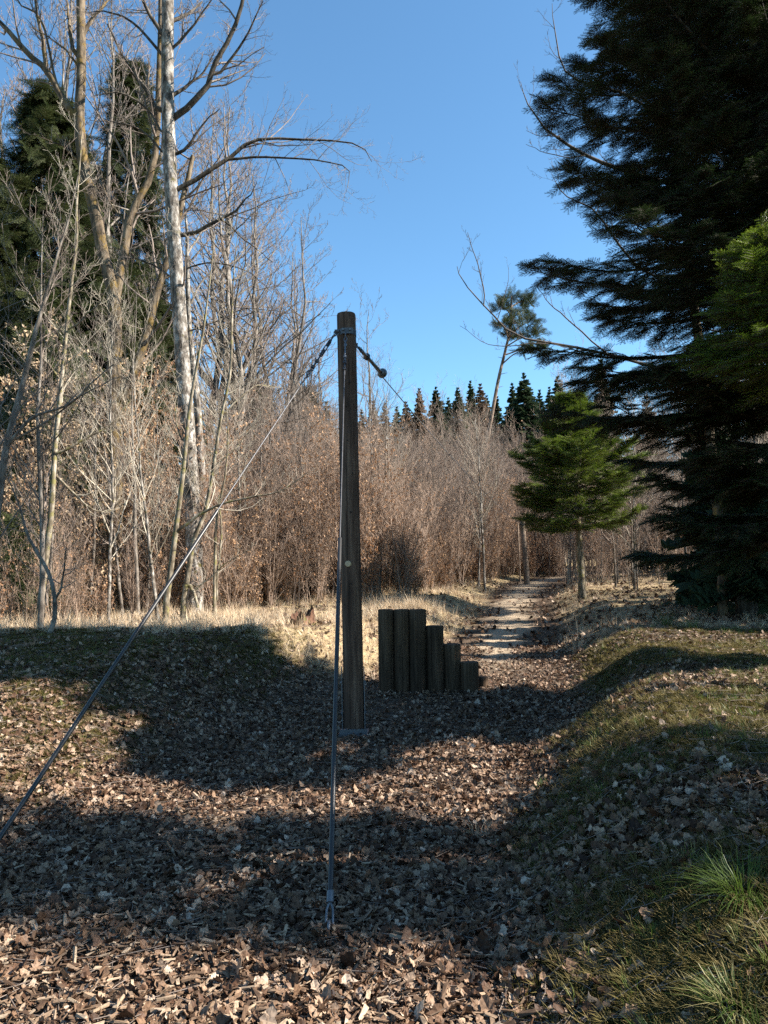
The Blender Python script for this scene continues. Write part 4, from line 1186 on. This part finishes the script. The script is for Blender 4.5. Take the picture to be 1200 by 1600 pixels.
def conifer(name, label, base, H, crown_r, z0, whorl, per, mat, srcs, sprc, seed, bark='bark_dark', trunk_r=.15, profile=None, droop=.35, tipup=.3, lean=(0, 0), sub=9, spr_per=5, group=None, cat='conifer', sscale=1.0, ang0=5, side_len=.34, hang=0.1, density=1.0, only=None, squash=0, tilt=.25):
    r = np.random.default_rng(seed)
    root = empty(name, base, label, cat, group)
    n = 14; zz = np.linspace(-.2, H, n); off = np.stack([lean[0] * (np.maximum(zz, 0) / H) ** 1.2, lean[1] * (zz / H), zz], -1)
    a = Acc(); a.tubes(off[None], (np.linspace(1, .05, n) ** .8 * trunk_r)[None], 14); link('trunk', a.mesh('trunk'), M[bark], root)
    br = []; brr = []
    z = z0
    profile = profile or (lambda t: (1 - t) ** .8)
    k = 0
    while z < H - .1:
        t_ = (z - z0) / (H - z0)
        for j in range(per):
            an = k * 2.4 + j * 2 * math.pi / per + r.normal(0, .25)
            L_ = crown_r * profile(t_) * r.uniform(.78, 1.06) * (1 - squash * abs(math.sin(an))) + .05
            if only and not only(an, L_, z): continue
            m = 8; s_ = np.linspace(0, 1, m)
            el = math.radians(ang0 + 35 * t_ + r.normal(0, 5))
            hx = s_ * L_ * math.cos(el); hz_ = s_ * L_ * math.sin(el) - droop * L_ * s_ ** 1.5 * (1 - t_ * .7) + tipup * L_ * s_ ** 3
            wob = np.cumsum(r.normal(0, .02 * L_, m)) * s_
            zc = z + r.normal(0, whorl * .25); tx = lean[0] * (max(zc, 0) / H) ** 1.2; ty = lean[1] * zc / H
            br.append(np.stack([tx + hx * math.cos(an) - wob * math.sin(an), ty + hx * math.sin(an) + wob * math.cos(an), zc + hz_], -1)); brr.append(np.linspace(.012 + .011 * L_, .003, m))
        z += whorl * (1 - .4 * t_); k += 1
    B = np.stack(br); BR = np.stack(brr)
    bm_ = Acc(); bm_.tubes(B, BR, 4)
    # side twigs lie flat either side of the bough
    N, m, _ = B.shape
    t_ = (.14 + .84 * (np.arange(sub)[None] + r.uniform(0, 1, (N, sub))) / sub)
    u = t_ * (m - 1); i = np.minimum(u.astype(int), m - 2); f = (u - i)[..., None]; ar = np.arange(N)[:, None]
    pos = B[ar, i] * (1 - f) + B[ar, i + 1] * f; tan = norm(B[ar, i + 1] - B[ar, i]); sdv = norm(np.cross(tan, np.array([0, 0, 1.])))
    bl_ = np.linalg.norm(B[:, -1] - B[:, 0], axis=1)[:, None]
    sg = np.where(np.arange(sub) % 2 == 0, 1, -1)[None, :, None]
    l2 = (bl_ * side_len * (1.12 - t_) * r.uniform(.7, 1.2, t_.shape) + .08)[..., None]
    dr = norm(tan * .9 + sdv * sg * r.uniform(.7, 1.2, t_.shape)[..., None] + np.array([0, 0, -hang]) + r.normal(0, .1, tan.shape))
    s3 = np.linspace(0, 1, 5)[None, None, :, None]
    S2 = pos[:, :, None] + dr[:, :, None] * l2[:, :, None] * s3; S2[..., 2] -= (hang * 1.2 * l2 * s3[..., 0] ** 2)
    S2 = S2.reshape(-1, 5, 3); bm_.tubes(S2, np.tile(np.linspace(.005, .0018, 5), (len(S2), 1)), 3)
    q = link('boughs', bm_.mesh('boughs'), M[bark], root); tag(q, kind='stuff')
    # sprays along side twigs and bough ends
    pts = []; X = []
    for arr, cnt, ta in ((S2, spr_per, 0.0), (B, max(3, spr_per), .45)):
        N2, m2, _ = arr.shape; tt_ = ta + (1 - ta) * (np.arange(cnt)[None] + r.uniform(0, 1, (N2, cnt))) / cnt; tt_ = np.minimum(tt_, .999)
        tt_[:, -1] = .97
        u = tt_ * (m2 - 1); i = u.astype(int); f = (u - i)[..., None]; ar = np.arange(N2)[:, None]
        p_ = arr[ar, i] * (1 - f) + arr[ar, np.minimum(i + 1, m2 - 1)] * f; tn = norm(arr[ar, np.minimum(i + 1, m2 - 1)] - arr[ar, i])
        sd_ = norm(np.cross(tn, np.array([0, 0, 1.]))); s_ = r.choice([-1, 1], tt_.shape)[..., None] * r.uniform(.1, .9, tt_.shape)[..., None]
        s_[:, -1] = 0
        X.append(norm(tn + sd_ * s_ + np.array([0, 0, -hang * 1.5]) + r.normal(0, .12, tn.shape)).reshape(-1, 3)); pts.append(p_.reshape(-1, 3))
    pts = np.concatenate(pts); X = np.concatenate(X)
    keep = r.uniform(0, 1, len(pts)) < density; pts = pts[keep]; X = X[keep]
    Zu = norm(np.array([0, 0, 1.]) + r.normal(0, tilt, X.shape)); Z = norm(Zu - (Zu * X).sum(-1, keepdims=True) * X); Y = np.cross(Z, X)
    o = scatter('needles', pts, mat2eul(X, Y, Z), sprc * sscale * r.uniform(.7, 1.2, len(pts)), srcs, None, root)
    return root


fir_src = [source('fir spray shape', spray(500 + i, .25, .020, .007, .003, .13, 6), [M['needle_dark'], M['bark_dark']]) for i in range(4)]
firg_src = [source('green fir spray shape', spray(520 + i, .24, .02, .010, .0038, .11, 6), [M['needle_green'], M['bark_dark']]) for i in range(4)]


def coarse(mat, seed, droop=.2):
    return [source('coarse spray shape', spray(seed + i, .8, .09, .045, .022, .35, 6, droop), [M[mat], M['bark_dark']]) for i in range(3)]


far_src = coarse('needle_far', 540); left_src = coarse('needle_left', 560); brown_src = coarse('needle_brown', 580); pine_src = coarse('needle_pine', 600)

# large dark fir on the right
FB = (4.4, 7.9); fz = g(*FB)
FT = [0, .03, .066, .11, .135, .17, .205, .23, .26, .31, .37, .45, .7, 1]
FR = [.52, .56, .70, .80, .88, .92, .90, .62, .84, .88, .92, .92, .62, .02]
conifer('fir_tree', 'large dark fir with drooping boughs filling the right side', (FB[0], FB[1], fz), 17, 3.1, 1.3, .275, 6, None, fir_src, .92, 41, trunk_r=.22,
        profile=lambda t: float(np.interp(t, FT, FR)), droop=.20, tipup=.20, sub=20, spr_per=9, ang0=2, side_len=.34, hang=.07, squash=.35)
# young sunlit fir at the right edge
NB = (3.55, 5.95); nz_ = g(*NB)
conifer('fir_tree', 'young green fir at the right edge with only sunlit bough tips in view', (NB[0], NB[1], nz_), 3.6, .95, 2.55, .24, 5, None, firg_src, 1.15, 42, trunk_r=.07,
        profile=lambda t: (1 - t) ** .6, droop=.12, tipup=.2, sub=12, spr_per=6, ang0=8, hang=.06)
# fir just outside the frame, nearer the camera; its shade lies over the near hollow
conifer('fir_tree', 'fir outside the frame that shades the near hollow', (5.0, 3.45, g(5.0, 3.45)), 8.0, .95, 1.2, .62, 5, None, fir_src, 1.5, 43, trunk_r=.15,
        profile=lambda t: (1 - t) ** .35, droop=.2, tipup=.15, sub=8, spr_per=4, ang0=0, hang=.1)
# small green fir beside the path
sx_ = at(910, 935, 18); sfz = g(sx_.x, 18); tp = at(892, 628, 18)
conifer('fir_tree', 'small bright green fir on a clear trunk beside the path', (sx_.x, 18, sfz), tp.z - sfz + .15, 1.75, 1.75, .25, 6, None, firg_src, 1.25, 44, bark='bark_young', trunk_r=.10, lean=(tp.x - sx_.x, 0),
        profile=lambda t: (.86 + .5 * t if t < .28 else 1.0 * ((1 - t) / .72) ** 1.35), droop=.1, tipup=.22, sub=12, spr_per=6, ang0=3, hang=.02, tilt=.5)

def spire(name, label, base, H, cr, mat, seed, z0=.2, dens=1.0, group=None):
    """distant spruce: trunk and tiers of short drooping boughs, each with side blades"""
    r = np.random.default_rng(seed); root = empty(name, base, label, 'conifer', group)
    a = Acc(); a.tubes(np.array([[[0, 0, -.2], [0, 0, H]]]), np.array([[.2, .02]]), 8); link('trunk', a.mesh('trunk'), M['bark_dark'], root)
    nt_ = int((1 - z0) * H / .26 * dens); zz = np.repeat(np.linspace(z0 * H, H - .05, nt_), 12); n = len(zz)
    t_ = (zz / H - z0) / (1 - z0); an = r.uniform(0, 6.28, n); R_ = (cr * (1 - t_) ** 1.0 + .03) * r.uniform(.6, 1.12, n)
    zz = zz + r.normal(0, .22, n) * (1 - .8 * t_)
    dh = np.stack([np.cos(an), np.sin(an), np.zeros(n)], -1); sv_ = np.stack([-np.sin(an), np.cos(an), np.zeros(n)], -1); u3 = np.array([0, 0, 1.])
    a = Acc(); p0 = zz[:, None] * u3
    def P_(f): return p0 + dh * (R_ * f)[:, None] - u3 * (R_ * (.38 * f - .16 * f * f))[:, None]
    V = []
    for f in (.25, .45, .65, .85, 1.0):
        c_ = P_(f * .8)
        for sgn in (-1, 1):
            L_ = (.05 + .46 * R_ * (1.2 - f))[:, None] * r.uniform(.7, 1.2, (n, 1))
            tip = c_ + dh * L_ * .8 + sgn * sv_ * L_ * .8 - u3 * L_ * r.uniform(.1, .6, (n, 1))
            w_ = (dh * .13 + u3 * .07) * (1 + R_ * .25)[:, None]
            V.append(np.stack([c_ - w_, c_ + w_, tip], 1))
    c_ = P_(.5); V.append(np.stack([c_ - sv_ * .07, c_ + sv_ * .07, P_(1.08)], 1)); V.append(np.stack([p0 - u3 * .05, p0 + u3 * .06, P_(.9)], 1))
    V = np.concatenate(V).reshape(-1, 3); a.add(V, np.arange(len(V)).reshape(-1, 3), 0, False)
    q = link('crown', a.mesh('crown'), M[mat], root); tag(q, kind='stuff')
    return root


# spruces on the skyline
SK = [(510, 628, 46, 2.6, 0), (545, 640, 60, 2.2, 0), (583, 627, 62, 2.0, 1), (601, 630, 60, 1.9, 1), (634, 628, 62, 2.1, 1), (655, 607, 62, 2.5, 1), (681, 605, 60, 2.9, 0), (715, 606, 64, 2.4, 0), (735, 595, 66, 2.2, 0), (750, 600, 60, 2.3, 1), (775, 615, 64, 2.1, 0), (800, 600, 60, 2.3, 0), (818, 583, 56, 2.9, 0), (843, 610, 64, 2.0, 0), (871, 588, 52, 2.6, 0), (640, 640, 68, 2.5, 0), (700, 622, 70, 2.5, 0), (760, 618, 70, 2.5, 0), (858, 605, 70, 2.6, 0), (620, 636, 70, 2.3, 0), (905, 610, 58, 2.6, 0), (565, 640, 72, 2.4, 0)]
lab = ['small dark spruce left of the wooden pole on the skyline', 'spruce hidden mostly by the pole on the skyline', 'reddish pointed tree first to the right of the pole', 'reddish pointed tree second to the right of the pole', 'narrow reddish tree where the zip cable meets the skyline', 'taller reddish brown conifer on the skyline', 'full dark spruce in the middle of the skyline', 'dark spruce left of the tallest skyline spire', 'tallest thin spruce spire left of the leaning pine', 'rust tinged spruce just left of the leaning pine foot', 'spruce tip behind the leaning pine trunk', 'spruce at the left shoulder of the broad spruce', 'broad dark spruce to the right of the leaning pine', 'small spruce in the dip right of the broad spruce', 'spruce at the right end of the skyline above the small fir', 'low spruce behind the zip cable on the skyline', 'low spruce between the middle spruces', 'low spruce behind the leaning pine', 'low spruce near the right end of the skyline', 'lowest spruce tip near the zip cable', 'spruce behind the small fir top', 'low spruce right beside the pole on the skyline']
for i, (px, yt, d, cr, kind_) in enumerate(SK):
    x_ = xat(px, d, yt); zg = g(x_, d); H = at(px, yt, d).z - zg
    spire('spruce_tree', lab[i], (x_, d, zg), H, cr * (1.35 + .75 * ((i * 7) % 5) / 5), 'needle_brown' if kind_ else 'needle_far', 50 + i, .3)
YS = [(6.1, 12.6, 3.2, 1.1), (6.4, 14.2, 4.6, 1.3), (7.4, 13.2, 4.2, 1.4), (8.4, 12.0, 4.6, 1.5)]
for x_, y_, H_, c_ in [(8.9, 10.9, 5.6, 1.8), (10.3, 15.2, 6.6, .8), (10.6, 16.3, 5.0, .5)] + YS:  # spruces outside the right edge are unseen, added to shade path and undergrowth
    spire('spruce_tree', {10.9: 'unseen spruce added outside the right edge to shade the bank', 15.2: 'unseen narrow spruce added outside the right edge for a shade band on the path', 16.3: 'farther unseen narrow spruce added outside the right edge for shade on the path', 12.6: 'dark young spruce in the undergrowth behind the large fir', 14.2: 'young spruce behind the large fir deeper in its shade', 13.2: 'young spruce at the right edge under the large fir', 19.5: 'young spruce behind and right of the small fir', 12.0: 'unseen low spruce added outside the right edge to shade the undergrowth', 17.8: 'young spruce far back in the right undergrowth'}[y_], (x_, y_, g(x_, y_)), H_, c_, 'needle_far', int(y_ * 10), .1)
# left dark conifers
for px, yt, d, cr, lb, z0 in [(78, 150, 21, 3.1, 'big dark spruce at the left behind the birch sapling', 1.0), (-25, 230, 20, 3.2, 'dark spruce at the left picture edge', 1.0), (205, 95, 25, 2.1, 'thin crowned spruce between the mossy and the white barked trees', 2.0), (140, 260, 27, 2.6, 'shorter spruce behind the mossy forked tree', 1.0), (-80, 150, 24, 3.0, 'spruce outside the left edge', 1.0), (55, 430, 17.5, 2.3, 'low dark spruce behind the birch sapling', .5), (165, 400, 19.5, 2.2, 'low dark spruce between the mossy trunk and the birch sapling', .5), (238, 470, 20.5, 2.0, 'low dark spruce just left of the white barked trunk', .5), (10, 800, 13.5, 1.0, 'small yellow green spruce at the left edge', .2), (475, 600, 40, 2.4, 'yellow green spruce just left of the pole behind bare trees', .8), (400, 600, 34, 2.0, 'low spruce behind the grey trees right of the white barked one', .8)]:
    x_ = xat(px, d, yt); zg = g(x_, d); H = at(px, yt, d).z - zg
    conifer('spruce_tree', lb, (x_, d, zg), H, cr, z0, .5, 6, None, left_src, .8, int(abs(px)) + 90, trunk_r=.2, profile=lambda t: (1 - t) ** .6, droop=.3, tipup=.15, sub=7, spr_per=2, ang0=0, hang=.3, density=.5 if px == 205 else .72)
# conifer right behind fir
for px, yt, d, cr, lb in [(938, 555, 42, 2.6, 'blue grey pine with tiered crown seen under the fir boughs'), (1010, 620, 36, 2.8, 'dark spruce behind the large fir'), (1110, 560, 30, 2.8, 'spruce in the shade behind the large fir trunk'), (1190, 600, 26, 2.6, 'spruce at the right edge behind the large fir')]:
    x_ = xat(px, d, yt); zg = g(x_, d); H = at(px, yt, d).z - zg
    spire('spruce_tree', lb, (x_, d, zg), H, cr, 'needle_far', px, .1)

# leaning pine
PDp = 45
pl = px_line([(750, 760), (757, 710), (769, 646), (779, 592), (790, 546), (798, 508), (799, 466)], PDp, 20)
x0, y0 = pl[0][0], pl[0][1]; zg = g(x0, y0); off = np.array([x0, y0, zg])
# carry the trunk on down to the ground
pl = np.vstack([[x0 - .5, y0, zg - .2], pl]) - off
rt = empty('pine_tree', off, 'tall leaning pine with bare trunk and small crown above the skyline', 'pine tree')
a = Acc(); a.tubes(pl[None], np.linspace(.15, .055, len(pl))[None], 10); link('trunk', a.mesh('trunk'), M['bark_pine'], rt)
r = np.random.default_rng(77); bp = []; bq = []; pp = []; XX = []
clusters = [(800, 466, 22, 9), (825, 472, 13, 6), (783, 480, 14, 6), (810, 490, 22, 8), (788, 508, 18, 7), (822, 505, 20, 8), (838, 522, 15, 8), (845, 545, 12, 6), (822, 545, 14, 6), (800, 525, 16, 5)]
for cx, cy, rw, rh in clusters:
    dd = PDp + r.uniform(-1.2, 1.2); c_ = np.array(at(cx, cy, dd)) - off
    # bough from trunk
    tpt = pl[np.argmin(np.abs(pl[:, 2] - (c_[2] - .5)))]
    L_ = smoothline([tpt, (tpt + c_) / 2 + np.array([0, 0, .15]), c_], 7); bp.append(L_); bq.append(np.linspace(.05, .02, 7))
    nn = 46; q_ = norm(r.normal(size=(nn, 3))) * (r.uniform(0, 1, (nn, 1)) ** .4) * np.array([rw, rw, rh]) * .85 / 1155 * PDp
    pp.append(c_ + q_); XX.append(norm(q_ + np.array([0, 0, .25]) + r.normal(0, .3, q_.shape)))
for px_, py_, l in ((787, 560, -9), (776, 606, 10), (770, 640, -8), (781, 585, 12)):
    q_ = np.array(at(px_, py_, PDp)) - off; bp.append(np.linspace(q_, q_ + np.array([l / 25, 0, .1]), 7)); bq.append(np.linspace(.025, .008, 7))
a = Acc(); a.tubes(np.stack(bp), np.stack(bq), 5); link('boughs', a.mesh('boughs'), M['bark_pine'], rt)
pp = np.concatenate(pp); XX = np.concatenate(XX); Z = norm(np.cross(XX, r.normal(size=XX.shape))); Y = np.cross(Z, XX)
scatter('needles', pp, mat2eul(XX, Y, Z), r.uniform(.5, .9, len(pp)), pine_src, None, rt)

# far wood that closes the view below the skyline (beyond the named spruces) - one mass
wl = []
for i in range(3):
    a = Acc(); r = np.random.default_rng(700 + i)
    H = 13; zz = np.repeat(np.linspace(1, H, 34), 9); t_ = (zz - 1) / (H - 1); an = r.uniform(0, 6.28, len(zz)); R_ = 2.4 * (1 - t_) ** .85
    n = len(zz); dirh = np.stack([np.cos(an), np.sin(an), np.zeros(n)], -1); p0 = np.stack([np.zeros(n), np.zeros(n), zz], -1)
    p1 = p0 + dirh * R_[:, None] * r.uniform(.7, 1.1, (n, 1)) - np.array([0, 0, 1]) * (R_ * .25)[:, None]
    sdv = np.stack([-np.sin(an), np.cos(an), np.zeros(n)], -1)
    wd_ = (.12 + .16 * R_)[:, None]
    V = np.stack([p0, p0 * .45 + p1 * .55 - sdv * wd_, p1, p0 * .45 + p1 * .55 + sdv * wd_ - np.array([0, 0, .1])], 1).reshape(-1, 3); F = np.arange(4 * n).reshape(-1, 4)
    a.add(V, F, 0, False); a.tubes(np.array([[[0, 0, 0], [0, 0, H]]]), np.array([[.2, .03]]), 6, 1)
    wl.append(source('far spruce shape', a, [M['needle_far'], M['bark_dark']]))
pts_ = []
for i in range(520):
    d = rng.uniform(70, 120); x_ = rng.uniform(-.95, .95) * d; pts_.append((x_, d))
pts_ = np.array(pts_); n = len(pts_)
o = scatter('far_woods', np.stack([pts_[:, 0], pts_[:, 1], zt(pts_[:, 0], pts_[:, 1]) - .2], -1), np.stack([np.zeros(n), np.zeros(n), rng.uniform(0, 6.28, n)], -1), rng.uniform(.45, .95, n), wl)
tag(o, 'distant spruce wood closing the view behind the saplings', 'woodland', kind='stuff')
